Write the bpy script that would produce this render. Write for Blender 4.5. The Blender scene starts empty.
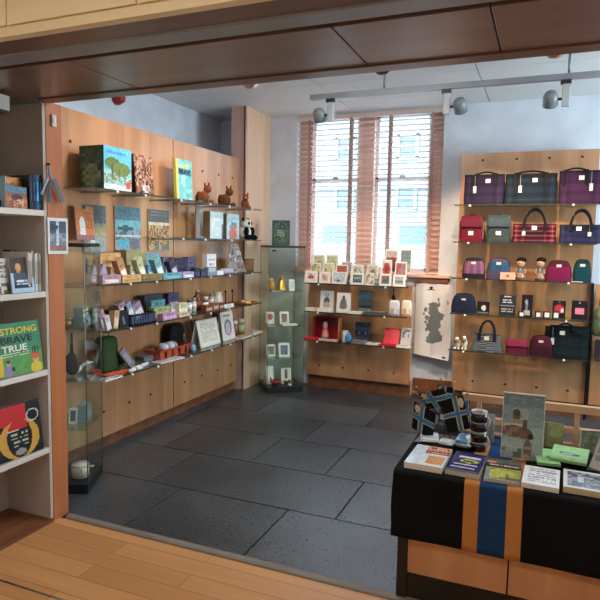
import bpy, math, random
from mathutils import Matrix, Vector
random.seed(7)
scn = bpy.context.scene
COL = scn.collection
PI = math.pi

# ------------------------------------------------------------------ camera
YAW, PITCH, ROLL, FPX = 3.91072128e-01, 9.44465634e-02, 1.88183469e-02, 590.507909
EYE = Vector((0, 0, 1.55))
def _axes():
    cy, sy, cp, sp = math.cos(YAW), math.sin(YAW), math.cos(PITCH), math.sin(PITCH)
    f = Vector((-sy*cp, cy*cp, -sp)); r = Vector((cy, sy, 0)); u = r.cross(f)
    cr, sr = math.cos(ROLL), math.sin(ROLL)
    return cr*r + sr*u, -sr*r + cr*u, f
AX_R, AX_U, AX_F = _axes()
cd = bpy.data.cameras.new('camera'); cam = bpy.data.objects.new('camera', cd); COL.objects.link(cam)
cd.sensor_width = 36; cd.lens = FPX/600*36; cd.clip_start = .05; cd.clip_end = 200
m = Matrix((AX_R, AX_U, -AX_F)).transposed().to_4x4(); m.translation = EYE
cam.matrix_world = m
scn.camera = cam

# where a sight line at column px / row py meets a known line of the room (a shelf edge, a wall)
def along(base, ax, px=None, py=None):
    b = Vector(base) - EYE
    c0, c2 = AX_R.dot(b), AX_F.dot(b)
    d0, d2 = AX_R[ax], AX_F[ax]
    if px is None:
        c0, d0 = -AX_U.dot(b), -AX_U[ax]
        k = (py - 300)/FPX
    else:
        k = (px - 300)/FPX
    return base[ax] + (k*c2 - c0)/(d0 - k*d2)
def LY(px, z, X): return along((X, 4.0, z), 1, px=px)
def BX(px, z, Y): return along((-1.0, Y, z), 0, px=px)
def ZT(py, X, Y): return along((X, Y, 1.0), 2, py=py)

# ------------------------------------------------------------------ colour and materials
def lin(c):
    out = []
    for v in c[:3]:
        v = max(0, min(255, v))/255
        out.append(v/12.92 if v <= .04045 else ((v+.055)/1.055)**2.4)
    return (*out, 1)
def newmat(name):
    mt = bpy.data.materials.new(name); mt.use_nodes = True
    nt = mt.node_tree; nt.nodes.clear()
    out = nt.nodes.new('ShaderNodeOutputMaterial'); b = nt.nodes.new('ShaderNodeBsdfPrincipled')
    nt.links.new(b.outputs[0], out.inputs[0])
    return mt, nt, b, out
def attr_mat(name, rough=.6, metal=0, spec=.5, bump=0, bscale=300, var=.08, vscale=30, trans=0):
    mt, nt, b, out = newmat(name)
    N, L = nt.nodes.new, nt.links.new
    a = N('ShaderNodeAttribute'); a.attribute_name = 'Col'
    tc = N('ShaderNodeTexCoord'); nz = N('ShaderNodeTexNoise'); nz.inputs['Scale'].default_value = vscale
    L(tc.outputs['Object'], nz.inputs['Vector'])
    mr = N('ShaderNodeMapRange'); mr.inputs[3].default_value = 1-var; mr.inputs[4].default_value = 1+var
    L(nz.outputs[0], mr.inputs[0])
    mx = N('ShaderNodeVectorMath'); mx.operation = 'SCALE'
    L(a.outputs['Color'], mx.inputs[0]); L(mr.outputs[0], mx.inputs['Scale'])
    L(mx.outputs[0], b.inputs['Base Color'])
    b.inputs['Roughness'].default_value = rough; b.inputs['Metallic'].default_value = metal
    b.inputs['Specular IOR Level'].default_value = spec
    if bump:
        n2 = N('ShaderNodeTexNoise'); n2.inputs['Scale'].default_value = bscale; n2.inputs['Detail'].default_value = 3
        L(tc.outputs['Object'], n2.inputs['Vector'])
        bp = N('ShaderNodeBump'); bp.inputs['Strength'].default_value = bump; bp.inputs['Distance'].default_value = .004
        L(n2.outputs[0], bp.inputs['Height']); L(bp.outputs[0], b.inputs['Normal'])
    return mt
def wood_mat(name, c1, c2, axis=2, rough=.45, grain=14, stretch=.06, spec=.4, coat=0, cr_=.3):
    mt, nt, b, out = newmat(name)
    N, L = nt.nodes.new, nt.links.new
    tc = N('ShaderNodeTexCoord'); mp = N('ShaderNodeMapping')
    s = [1, 1, 1]; s[axis] = stretch; mp.inputs['Scale'].default_value = s
    L(tc.outputs['Object'], mp.inputs['Vector'])
    nz = N('ShaderNodeTexNoise'); nz.inputs['Scale'].default_value = grain; nz.inputs['Detail'].default_value = 6
    nz.inputs['Distortion'].default_value = .6
    L(mp.outputs[0], nz.inputs['Vector'])
    cr = N('ShaderNodeValToRGB'); cr.color_ramp.elements[0].position = .32; cr.color_ramp.elements[1].position = .68
    cr.color_ramp.elements[0].color = lin(c1); cr.color_ramp.elements[1].color = lin(c2)
    L(nz.outputs[0], cr.inputs[0]); L(cr.outputs[0], b.inputs['Base Color'])
    b.inputs['Roughness'].default_value = rough; b.inputs['Specular IOR Level'].default_value = spec
    b.inputs['Coat Weight'].default_value = coat; b.inputs['Coat Roughness'].default_value = cr_
    return mt
def glass_mat(name, tint, refl=.9, rough=.02):
    mt, nt, b, out = newmat(name); nt.nodes.remove(b)
    N, L = nt.nodes.new, nt.links.new
    t = N('ShaderNodeBsdfTransparent'); t.inputs[0].default_value = lin(tint)
    g = N('ShaderNodeBsdfGlossy'); g.inputs['Roughness'].default_value = rough
    g.inputs['Color'].default_value = (refl, refl, refl, 1)
    lw = N('ShaderNodeLayerWeight'); lw.inputs['Blend'].default_value = .5
    pw = N('ShaderNodeMath'); pw.operation = 'POWER'; L(lw.outputs['Facing'], pw.inputs[0]); pw.inputs[1].default_value = 5
    f = N('ShaderNodeMath'); f.operation = 'MULTIPLY_ADD'; L(pw.outputs[0], f.inputs[0]); f.inputs[1].default_value = .9; f.inputs[2].default_value = .025
    mx = N('ShaderNodeMixShader'); L(f.outputs[0], mx.inputs[0]); L(t.outputs[0], mx.inputs[1]); L(g.outputs[0], mx.inputs[2])
    L(mx.outputs[0], out.inputs[0])
    return mt
def slate_mat():
    mt, nt, b, out = newmat('slate')
    N, L = nt.nodes.new, nt.links.new
    a = N('ShaderNodeAttribute'); a.attribute_name = 'Col'
    tc = N('ShaderNodeTexCoord')
    n1 = N('ShaderNodeTexNoise'); n1.inputs['Scale'].default_value = 2.2; n1.inputs['Detail'].default_value = 8; n1.inputs['Roughness'].default_value = .65
    n2 = N('ShaderNodeTexNoise'); n2.inputs['Scale'].default_value = 55; n2.inputs['Detail'].default_value = 4
    for n in (n1, n2): L(tc.outputs['Object'], n.inputs['Vector'])
    mr = N('ShaderNodeMapRange'); mr.inputs[1].default_value = .3; mr.inputs[2].default_value = .7; mr.inputs[3].default_value = .5; mr.inputs[4].default_value = 1.5
    L(n1.outputs[0], mr.inputs[0])
    m3 = N('ShaderNodeMapRange'); m3.inputs[1].default_value = .35; m3.inputs[2].default_value = .65; m3.inputs[3].default_value = .7; m3.inputs[4].default_value = 1.35; L(n2.outputs[0], m3.inputs[0])
    mm = N('ShaderNodeMath'); mm.operation = 'MULTIPLY'; L(mr.outputs[0], mm.inputs[0]); L(m3.outputs[0], mm.inputs[1])
    mx = N('ShaderNodeVectorMath'); mx.operation = 'SCALE'; L(a.outputs['Color'], mx.inputs[0]); L(mm.outputs[0], mx.inputs['Scale'])
    L(mx.outputs[0], b.inputs['Base Color'])
    r2 = N('ShaderNodeMapRange'); r2.inputs[3].default_value = .2; r2.inputs[4].default_value = .42; b.inputs['Specular IOR Level'].default_value = .9; L(n2.outputs[0], r2.inputs[0]); L(r2.outputs[0], b.inputs['Roughness'])
    bp = N('ShaderNodeBump'); bp.inputs['Strength'].default_value = .55; bp.inputs['Distance'].default_value = .006
    ad = N('ShaderNodeMath'); ad.operation = 'ADD'; L(n1.outputs[0], ad.inputs[0]); L(n2.outputs[0], ad.inputs[1])
    L(ad.outputs[0], bp.inputs['Height']); L(bp.outputs[0], b.inputs['Normal'])
    return mt
def plank_mat():
    mt, nt, b, out = newmat('oak_planks')
    N, L = nt.nodes.new, nt.links.new
    tc = N('ShaderNodeTexCoord')
    mp = N('ShaderNodeMapping'); mp.inputs['Location'].default_value = (.35, .03, 0)
    L(tc.outputs['Object'], mp.inputs[0])
    br = N('ShaderNodeTexBrick'); br.offset = .37
    br.inputs['Color1'].default_value = lin((206, 150, 96)); br.inputs['Color2'].default_value = lin((180, 124, 74))
    br.inputs['Mortar'].default_value = lin((120, 80, 48)); br.inputs['Scale'].default_value = 1
    br.inputs['Mortar Size'].default_value = .0016; br.inputs['Brick Width'].default_value = 1.25; br.inputs['Row Height'].default_value = .118
    br.inputs['Bias'].default_value = -.35
    L(mp.outputs[0], br.inputs['Vector'])
    m2 = N('ShaderNodeMapping'); m2.inputs['Scale'].default_value = (.7, 14, 1); L(tc.outputs['Object'], m2.inputs[0])
    nz = N('ShaderNodeTexNoise'); nz.inputs['Scale'].default_value = 3; nz.inputs['Detail'].default_value = 6; L(m2.outputs[0], nz.inputs['Vector'])
    mr = N('ShaderNodeMapRange'); mr.inputs[3].default_value = .82; mr.inputs[4].default_value = 1.15; L(nz.outputs[0], mr.inputs[0])
    mx = N('ShaderNodeVectorMath'); mx.operation = 'SCALE'; L(br.outputs[0], mx.inputs[0]); L(mr.outputs[0], mx.inputs['Scale'])
    L(mx.outputs[0], b.inputs['Base Color']); b.inputs['Roughness'].default_value = .38
    return mt
def plain_mat(name, col, rough=.6, metal=0, var=.03, vscale=4):
    mt, nt, b, out = newmat(name)
    N, L = nt.nodes.new, nt.links.new
    tc = N('ShaderNodeTexCoord'); nz = N('ShaderNodeTexNoise'); nz.inputs['Scale'].default_value = vscale
    L(tc.outputs['Object'], nz.inputs['Vector'])
    cr = N('ShaderNodeValToRGB'); cr.color_ramp.elements[0].position = .35; cr.color_ramp.elements[1].position = .65
    cr.color_ramp.elements[0].color = lin([v*(1-var) for v in col]); cr.color_ramp.elements[1].color = lin([v*(1+var) for v in col])
    L(nz.outputs[0], cr.inputs[0]); L(cr.outputs[0], b.inputs['Base Color'])
    b.inputs['Roughness'].default_value = rough; b.inputs['Metallic'].default_value = metal
    return mt
def emit_mat(name, col, s):
    mt, nt, b, out = newmat(name); nt.nodes.remove(b)
    e = nt.nodes.new('ShaderNodeEmission'); e.inputs[0].default_value = lin(col); e.inputs[1].default_value = s
    nt.links.new(e.outputs[0], out.inputs[0]); return mt

M = dict(
    paper=attr_mat('printed_paper', .55), gloss=attr_mat('laminated_print', .22), cloth=attr_mat('woven_cloth', .9, bump=.5, bscale=500, spec=.2),
    plush=attr_mat('plush_fur', 1.0, bump=1.0, bscale=160, spec=.1, var=.25, vscale=90), plastic=attr_mat('painted_plastic', .35),
    metal=attr_mat('brushed_metal', .28, metal=1), ceramic=attr_mat('glazed_ceramic', .12), leather=attr_mat('soft_leather', .6, bump=.3, bscale=250, spec=.15),
    slate=slate_mat(), planks=plank_mat(), tile=attr_mat('ceiling_tile', .9, var=.03, vscale=3, spec=.1),
    white=plain_mat('white_plaster', (224, 230, 240), .8), shelfwhite=plain_mat('white_laminate', (214, 208, 200), .5),
    hallwall=plain_mat('hall_plaster', (226, 222, 214), .85), hallceil=plain_mat('hall_ceiling', (228, 226, 220), .9),
    ply=wood_mat('beech_veneer', (180, 124, 82), (202, 148, 104), 2, .32, 9, .05, .6, coat=1, cr_=.2),
    kick=wood_mat('dark_stained_wood', (110, 66, 42), (140, 88, 56), 1, .5),
    jamb=wood_mat('orange_pine', (168, 98, 56), (190, 118, 74), 2, .4),
    soffit=wood_mat('brown_veneer', (108, 82, 70), (130, 100, 86), 0, .32, 8, .06, .6, .5),
    soffit_dark=wood_mat('dark_brown_veneer', (98, 72, 60), (120, 90, 76), 0, .3, 8, .06, .5),
    strip=plain_mat('threshold_metal', (128, 120, 110), .6), lit_pier=wood_mat('lit_pier_veneer', (220, 178, 146), (234, 196, 164), 2, .4, 8, .06),
    cream=wood_mat('pale_birch', (230, 206, 160), (243, 224, 184), 0, .45, 7, .06),
    pine=wood_mat('pink_pine', (216, 172, 156), (230, 190, 174), 2, .5),
    slat=wood_mat('blind_slats', (226, 200, 188), (238, 216, 206), 0, .5, 10, .05),
    tape=plain_mat('blind_tape', (186, 150, 140), .9), steel=plain_mat('steel', (150, 152, 154), .35, 1),
    grey=plain_mat('grey_track', (150, 156, 160), .4, .3), black=plain_mat('black_lacquer', (18, 18, 20), .4),
    glass=glass_mat('clear_glass', (249, 253, 251)), shelfglass=glass_mat('green_shelf_glass', (236, 246, 241)), acrylic=glass_mat('acrylic', (251, 253, 253)),
    shell=plain_mat('warm_grey_board', (186, 178, 170), .7),
)

# ------------------------------------------------------------------ mesh builder
def noise2(i, j, s=0):
    n = math.sin(i*127.1 + j*311.7 + s*74.7)*43758.5453
    return n - math.floor(n)
class MB:
    def __init__(self): self.v = []; self.f = []; self.c = []; self.k = []; self.s = []; self.M = Matrix()
    def add(self, pts, faces, cols, k=0, smooth=False):
        if isinstance(cols, list) and not hasattr(cols[0], '__len__'): cols = tuple(cols)
        b = len(self.v); self.v += [tuple(self.M @ Vector(p)) for p in pts]
        for i, f in enumerate(faces):
            self.f.append([b+j for j in f]); self.c.append(cols[i] if isinstance(cols, list) else cols); self.k.append(k); self.s.append(smooth)
        return self
    def tf(self, loc=(0, 0, 0), rx=0, ry=0, rz=0):
        self.M = Matrix.Translation(loc) @ Matrix.Rotation(rz, 4, 'Z') @ Matrix.Rotation(ry, 4, 'Y') @ Matrix.Rotation(rx, 4, 'X'); return self
    def box(self, x0, x1, y0, y1, z0, z1, col=(200, 200, 200), k=0):
        p = [(x0, y0, z0), (x1, y0, z0), (x1, y1, z0), (x0, y1, z0), (x0, y0, z1), (x1, y0, z1), (x1, y1, z1), (x0, y1, z1)]
        f = [(0, 3, 2, 1), (4, 5, 6, 7), (0, 1, 5, 4), (1, 2, 6, 5), (2, 3, 7, 6), (3, 0, 4, 7)]
        return self.add(p, f, col, k)
    def pic(self, P, U, V, nx, ny, fn, k=0):
        P, U, V = Vector(P), Vector(U), Vector(V)
        pts = [P + U*(i/nx) + V*(j/ny) for j in range(ny+1) for i in range(nx+1)]
        fs, cs = [], []
        for j in range(ny):
            for i in range(nx):
                a = j*(nx+1)+i; fs.append((a, a+1, a+nx+2, a+nx+1)); cs.append(fn((i+.5)/nx, (j+.5)/ny))
        return self.add(pts, fs, cs, k)
    def grid(self, fp, nx, ny, fn, k=0, smooth=True, thick=0):
        pts = [fp(i/nx, j/ny) for j in range(ny+1) for i in range(nx+1)]
        fs, cs = [], []
        for j in range(ny):
            for i in range(nx):
                a = j*(nx+1)+i; fs.append((a, a+1, a+nx+2, a+nx+1)); cs.append(fn((i+.5)/nx, (j+.5)/ny))
        return self.add(pts, fs, cs, k, smooth)
    def lathe(self, prof, col, seg=16, k=0, cx=0, cy=0, smooth=True):
        pts = [(cx+r*math.cos(2*PI*i/seg), cy+r*math.sin(2*PI*i/seg), z) for r, z in prof for i in range(seg)]
        fs, cs = [], []
        for j in range(len(prof)-1):
            for i in range(seg):
                n = (i+1) % seg
                fs.append((j*seg+i, j*seg+n, (j+1)*seg+n, (j+1)*seg+i)); cs.append(col[j] if isinstance(col, list) else col)
        if prof[0][0] > 1e-6: fs.append(tuple(reversed(range(seg)))); cs.append(col[0] if isinstance(col, list) else col)
        if prof[-1][0] > 1e-6:
            q = (len(prof)-1)*seg; fs.append(tuple(range(q, q+seg))); cs.append(col[-1] if isinstance(col, list) else col)
        return self.add(pts, fs, cs, k, smooth)
    def ball(self, c, r, col, seg=14, rings=9, k=0, e1=1, e2=1, flat=None, fn=None):
        if not hasattr(r, '__len__'): r = (r, r, r)
        sg = lambda x, e: math.copysign(abs(x)**e, x)
        pts, fs, cs = [], [], []
        for j in range(rings+1):
            t = -PI/2 + PI*j/rings
            for i in range(seg):
                a = 2*PI*i/seg
                x = sg(math.cos(t), e1)*sg(math.cos(a), e2); y = sg(math.cos(t), e1)*sg(math.sin(a), e2); z = sg(math.sin(t), e1)
                zz = c[2]+r[2]*z
                if flat is not None: zz = max(flat, zz)
                pts.append((c[0]+r[0]*x, c[1]+r[1]*y, zz))
        for j in range(rings):
            for i in range(seg):
                n = (i+1) % seg; q = (j*seg+i, j*seg+n, (j+1)*seg+n, (j+1)*seg+i); fs.append(q)
                if fn:
                    mx = sum(pts[w][0] for w in q)/4; mz = sum(pts[w][2] for w in q)/4
                    cs.append(fn((mx-c[0])/r[0], (mz-c[2])/r[2]))
                else: cs.append(col)
        return self.add(pts, fs, cs, k, True)
    def tube(self, path, r, col, seg=8, k=0, closed=False):
        P = [Vector(p) for p in path]; n = len(P); rings = []
        for i, p in enumerate(P):
            a = P[(i-1) % n] if (closed or i > 0) else p; b = P[(i+1) % n] if (closed or i < n-1) else p
            t = (b-a).normalized(); up = Vector((0, 0, 1)) if abs(t.z) < .9 else Vector((1, 0, 0))
            x = t.cross(up).normalized(); y = x.cross(t)
            rr = r[i] if hasattr(r, '__len__') else r
            rings.append([p + (x*math.cos(2*PI*s/seg) + y*math.sin(2*PI*s/seg))*rr for s in range(seg)])
        pts = [q for g in rings for q in g]; fs = []
        for i in range(n if closed else n-1):
            j = (i+1) % n
            for s in range(seg):
                t = (s+1) % seg; fs.append((i*seg+s, i*seg+t, j*seg+t, j*seg+s))
        if not closed: fs += [tuple(reversed(range(seg))), tuple(range((n-1)*seg, n*seg))]
        return self.add(pts, fs, col, k, True)
    def prism(self, poly, y0, y1, col, k=0):      # outline in x,z, swept along y
        n = len(poly); pts = [(x, y0, z) for x, z in poly] + [(x, y1, z) for x, z in poly]
        fs = [tuple(range(n)), tuple(reversed(range(n, 2*n)))] + [(i, i+n, (i+1) % n+n, (i+1) % n) for i in range(n)]
        return self.add(pts, fs, col, k)
    def build(self, name, mats, parent=None, loc=(0, 0, 0), rz=0, bevel=0, solid=0):
        me = bpy.data.meshes.new(name); me.from_pydata(self.v, [], self.f)
        if not isinstance(mats, (list, tuple)): mats = [mats]
        for mm in mats: me.materials.append(M[mm] if isinstance(mm, str) else mm)
        ca = me.color_attributes.new('Col', 'FLOAT_COLOR', 'CORNER')
        buf = []
        for p in me.polygons:
            c = lin(self.c[p.index]); p.material_index = self.k[p.index]; p.use_smooth = self.s[p.index]
            buf += list(c)*p.loop_total
        ca.data.foreach_set('color', buf)
        me.update()
        o = bpy.data.objects.new(name, me); COL.objects.link(o); o.location = loc; o.rotation_euler = (0, 0, rz)
        if parent: o.parent = parent
        if solid:
            sm = o.modifiers.new('thickness', 'SOLIDIFY'); sm.thickness = solid; sm.offset = 0
        if bevel:
            bv = o.modifiers.new('bevel', 'BEVEL'); bv.width = bevel; bv.segments = 2; bv.limit_method = 'ANGLE'
        return o
def tag(o, label, cat, group=None):
    o['label'] = label; o['category'] = cat
    if group: o['group'] = group
    return o
def empty(name, label, cat, loc=(0, 0, 0), rz=0, group=None):
    o = bpy.data.objects.new(name, None); COL.objects.link(o); o.location = loc; o.rotation_euler = (0, 0, rz)
    o.empty_display_size = .05
    return tag(o, label, cat, group)
def struct(o):
    o['kind'] = 'structure'; return o
def bx(name, mat, x0, x1, y0, y1, z0, z1, parent=None, col=(200, 200, 200), bevel=0):
    cx, cy = (x0+x1)/2, (y0+y1)/2
    if parent is None:
        return MB().box(x0-cx, x1-cx, y0-cy, y1-cy, 0, z1-z0, col).build(name, mat, None, (cx, cy, z0), 0, bevel)
    return MB().box(x0, x1, y0, y1, z0, z1, col).build(name, mat, parent, bevel=bevel)
def text(string, parent, loc, w, h, mat, rot=(PI/2, 0, 0), name='title'):
    cu = bpy.data.curves.new(name, 'FONT'); cu.body = string; cu.align_x = 'LEFT'; cu.extrude = .0006; cu.offset = .022
    t = bpy.data.objects.new('t', cu); COL.objects.link(t)
    dg = bpy.context.evaluated_depsgraph_get(); dg.update()
    me = bpy.data.meshes.new_from_object(t.evaluated_get(dg)); bpy.data.objects.remove(t)
    xs = [v.co.x for v in me.vertices]; ys = [v.co.y for v in me.vertices]
    for v in me.vertices:
        v.co.x = (v.co.x-min(xs))/(max(xs)-min(xs))*w; v.co.y = (v.co.y-min(ys))/(max(ys)-min(ys))*h
    me.materials.clear(); me.materials.append(mat)
    me.name = name
    o = bpy.data.objects.new(name, me); COL.objects.link(o); o.parent = parent; o.location = loc; o.rotation_euler = rot
    return o

# pictures printed on things: fn(u, v) -> colour, u to the right, v up
def art(bg, *sh, n=.0, seed=0):
    def fn(u, v):
        c = bg(u, v) if callable(bg) else bg
        for s in sh:
            if s[0] == 'r' and s[1] <= u <= s[3] and s[2] <= v <= s[4]: c = s[5]
            elif s[0] == 'e' and ((u-s[1])/s[3])**2 + ((v-s[2])/s[4])**2 <= 1: c = s[5]
            elif s[0] == 'l':      # lines of writing
                if s[1] <= u <= s[3] and s[2] <= v <= s[4]:
                    t = (v-s[2])/(s[4]-s[2])*s[6]
                    if t % 1 > .45 and noise2(int(u*23), int(t), seed) > .22: c = s[5]
            elif s[0] == 'b' and s[1] <= u <= s[3] and s[2] <= v <= s[4]:   # blotchy patch of two colours
                if noise2(int(u*s[6]), int(v*s[6]), seed+1) > .5: c = s[5]
        if n:
            k = 1 + n*(noise2(int(u*37), int(v*37), seed)-.5)*2
            c = tuple(x*k for x in c)
        return c
    return fn
def framed(inner, border=(236, 232, 224), b=.14):
    return lambda u, v: border if (u < b or u > 1-b or v < b or v > 1-b) else inner((u-b)/(1-2*b), (v-b)/(1-2*b))
def tartan(base, dark, light, nx=5, nz=3.5):
    def fn(u, v):
        def band(t):
            t = t % 1
            return 2 if .46 < t < .54 else (1 if t < .22 or t > .78 else 0)
        a, b = band(u*nx), band(v*nz)
        w = [base, dark, light]
        return tuple((w[a][i]+w[b][i])/2 for i in range(3))
    return fn
# ------------------------------------------------------------------ the room shell
XL, YB, ZC = -3.52, 6.05, 2.94
# slate floor: slabs laid in rows, thin dark joints between them
rows = {2.48: [-2.05, -1.31, -.42, .45, 1.3], 3.06: [-3.0, -2.3, -1.02, -.1, .8, 1.7], 3.64: [-2.6, -1.86, -1.30, -.45, .5, 1.5],
        4.22: [-2.9, -1.7, -.8, .2, 1.2], 4.80: [-2.4, -1.35, -.5, .6, 1.6], 5.38: [-2.7, -1.9, -1.0, 0, 1.0]}
fl = MB().box(XL, 2.4, 2.44, 6.3, -.1, -.012, (16, 16, 17))
for y, js in rows.items():
    y1 = min(y+.58, 6.05); xs = [XL]+js+[2.4]
    for a, b in zip(xs, xs[1:]):
        k = random.uniform(.85, 1.15); g = .0045
        fl.box(a+g, b-g, y+g, y1-g, -.012, 0, (62*k, 67*k, 73*k))
struct(fl.build('floor', 'slate', bevel=.002))
struct(bx('floor_hall', 'planks', -2.9, 3.2, -2.6, 2.435, -.1, 0))
th = MB()
th.prism([(-.026, 0), (-.022, .008), (-.01, .013), (.01, .013), (.022, .008), (.026, 0)], 0, 5.4, (150, 142, 132))
o = th.build('trim_1', 'strip', None, (3.0, 2.462, 0), PI/2); struct(o)
struct(bx('trim_2', 'steel', -2.75, 3.0, 1.846, 1.856, 0, .0015))

# back wall with the window opening
wx0, wx1, wz0, wz1 = -2.56, -.99, 1.25, 2.93
w = MB()
for a in ((XL-.2, wx0, 0, ZC), (wx1, 2.4, 0, ZC), (wx0, wx1, 0, wz0), (wx0, wx1, wz1, ZC)): w.box(a[0], a[1], YB, YB+.28, a[2], a[3])
struct(w.build('wall_back', 'white'))
struct(bx('wall_left', 'white', XL-.2, XL, 2.49, YB, 0, ZC))
w = MB()     # right wall, out of view; its window is added to bring in more daylight
for a in ((2.42, 3.5, 0, ZC), (5.3, YB+.28, 0, ZC), (3.5, 5.3, 0, 1.0), (3.5, 5.3, 2.6, ZC)): w.box(2.4, 2.6, a[0], a[1], a[2], a[3])
struct(w.build('wall_right', 'white'))
f = MB()
for a in ((3.5, 5.3, 1.0, 1.06), (3.5, 5.3, 2.54, 2.6), (3.5, 3.56, 1.0, 2.6), (5.24, 5.3, 1.0, 2.6), (4.37, 4.43, 1.0, 2.6)): f.box(2.46, 2.52, a[0], a[1], a[2], a[3], (226, 230, 230))
fo = struct(f.build('window_3', 'plastic')); bx('pane', 'glass', 2.487, 2.493, 3.52, 5.28, 1.02, 2.58, fo)
struct(bx('wall_front', 'white', XL-.2, -2.455, 2.39, 2.49, 0, 3.2))
struct(bx('wall_front_upper', 'white', -2.455, 3.2, 2.36, 2.42, 2.36, 3.2))
cl = MB()
cl.box(XL-.2, 2.6, 2.42, YB+.28, ZC+.006, ZC+.1, (120, 120, 120))
xs = [XL]+[-1.92+1.35*k for k in range(-1, 4)]+[2.4]; ys = [2.42]+[4.94+.64*k for k in range(-3, 2)]+[YB]
for a, b in zip(xs, xs[1:]):
    for c, d in zip(ys, ys[1:]): cl.box(a+.004, b-.004, c+.003, d-.003, ZC, ZC+.006, (230, 231, 232))
struct(cl.build('ceiling', 'tile'))
# skirting of reddish wood along the back wall
struct(bx('baseboard_back', 'kick', -1.2, -.8, YB-.02, YB, 0, .19))
# the hall this side of the opening
struct(bx('wall_hall_left', 'hallwall', -2.95, -2.78, -2.6, 2.39, 0, 3.2))
struct(bx('wall_hall_right', 'hallwall', 3.2, 3.35, -2.6, 2.49, 0, 3.2))
struct(bx('wall_hall_back', 'hallwall', -2.95, 3.35, -2.75, -2.6, 0, 3.2))
struct(bx('ceiling_hall', 'hallceil', -2.95, 3.35, -2.75, 2.42, 3.2, 3.3))
# jamb post at the left of the opening and the lintel above it
struct(bx('trim_3', 'jamb', -2.455, -2.43, 2.388, 2.495, 0, 2.262))
so = MB()
sx = [-2.8, -1.80, -.69, -.19, .9, 2.0, 3.2]
for a, b in zip(sx, sx[1:]): so.box(a+.003, b-.003, 1.90, 2.335, 2.262, 2.29)
so.build_name = 0
o = so.build('trim_4', 'soffit', bevel=.002); struct(o)
struct(bx('trim_5', 'soffit_dark', -2.43, 3.2, 2.335, 2.42, 2.255, 2.40, bevel=.004))
struct(bx('trim_6', 'grey', -2.78, 3.2, 1.765, 1.875, 2.262, 2.30, bevel=.01))
struct(bx('trim_7', 'soffit_dark', -2.78, 3.2, 1.635, 1.765, 2.268, 2.30))
fa = MB()
fxs = [-2.78, -1.80, -1.24, -.2, .9, 2.0, 3.2]
for a, b in zip(fxs, fxs[1:]): fa.box(a+.004, b-.004, 1.60, 1.63, 2.30, 3.2)
fa.box(-2.78, 3.2, 1.608, 1.635, 2.262, 3.2)
struct(fa.build('trim_8', 'cream'))
struct(bx('trim_9', 'cream', -2.78, 3.2, 1.598, 1.635, 2.26, 2.292))
struct(bx('trim_13', 'black', -2.78, 3.2, 1.635, 2.36, 2.295, 2.315))

# window: two sashes between pine posts, a pine sill
for i, (a, b) in enumerate(((-2.43, -1.885), (-1.715, -1.125))):
    f = MB(); t = .035; y0, y1 = 6.2, 6.24
    for q in ((a, b, wz0+.02, wz0+.07), (a, b, wz1-.05, wz1), (a, a+t, wz0, wz1), (b-t, b, wz0, wz1), (a, b, 2.225, 2.27)): f.box(q[0], q[1], y0, y1, q[2], q[3], (226, 230, 230))
    fo = struct(f.build('window_%d' % (i+1), 'plastic'))
    bx('pane', 'glass', a+.01, b-.01, 6.215, 6.221, wz0+.03, wz1-.02, fo)
    lt = MB().box((a+b)/2-.03, (a+b)/2+.03, 6.185, 6.2, 2.265, 2.285, (180, 180, 178)).build('sash_catch', 'metal', fo)
for i, (a, b) in enumerate(((-2.56, -2.43), (-1.885, -1.715), (-1.125, -.99))):
    struct(bx('trim_%d' % (10+i), 'pine', a, b, 6.13, 6.33, wz0, wz1))
struct(bx('window_sill', 'pine', -2.58, -.86, 5.99, 6.2, 1.235, 1.262, bevel=.004))

# corner pier
col_ = bx('column', 'pine', -3.06, -2.885, 5.48, 6.05, 0, ZC); struct(col_)
MB().box(-2.886, -2.882, 5.50, 6.05, 0, ZC).build('lit_face', 'lit_pier', col_, (2.9725, -5.765, 0))  # window light on this side of the pier, put into a paler colour
MB().box(-2.91, -2.90, 5.474, 5.48, 0, ZC, (60, 40, 30)).build('groove', 'plastic', col_, (2.9725, -5.765, 0))

# ------------------------------------------------------------------ outside, across the street
def outside():
    b = empty('street_building', 'pale cream building with sash windows seen through the blinds', 'building', (-3.5, 13, -1.5))
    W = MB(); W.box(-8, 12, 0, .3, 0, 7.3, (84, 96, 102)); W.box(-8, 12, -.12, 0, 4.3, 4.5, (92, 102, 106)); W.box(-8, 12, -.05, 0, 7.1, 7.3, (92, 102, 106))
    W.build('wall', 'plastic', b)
    for zc, h in ((3.72, .5), (2.6, .52)):
        for k in range(-3, 6):
            cx = .62 + 1.42*k; z = zc+1.5-h/2
            f = MB()
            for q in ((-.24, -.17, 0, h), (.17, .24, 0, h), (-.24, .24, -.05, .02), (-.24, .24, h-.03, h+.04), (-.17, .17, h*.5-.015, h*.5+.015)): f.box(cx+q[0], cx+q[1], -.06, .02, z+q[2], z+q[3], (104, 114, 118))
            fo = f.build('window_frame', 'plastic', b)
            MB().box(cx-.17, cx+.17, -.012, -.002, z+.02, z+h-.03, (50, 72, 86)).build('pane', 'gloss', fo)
    for k, (a, c) in enumerate(((-1.3, -.75), (.5, 1.2), (2.2, 3.0))):
        MB().box(a, c, -.02, 0, 3.1, 3.5, (46, 68, 82)).build('shop_window', 'gloss', b)
    s = MB().box(-20, 20, 0, 8, -.1, 0, (150, 150, 150)).build('street_ground', 'paper', None, (0, 6.6, -1.5)); s['kind'] = 'structure'
outside()

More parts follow.
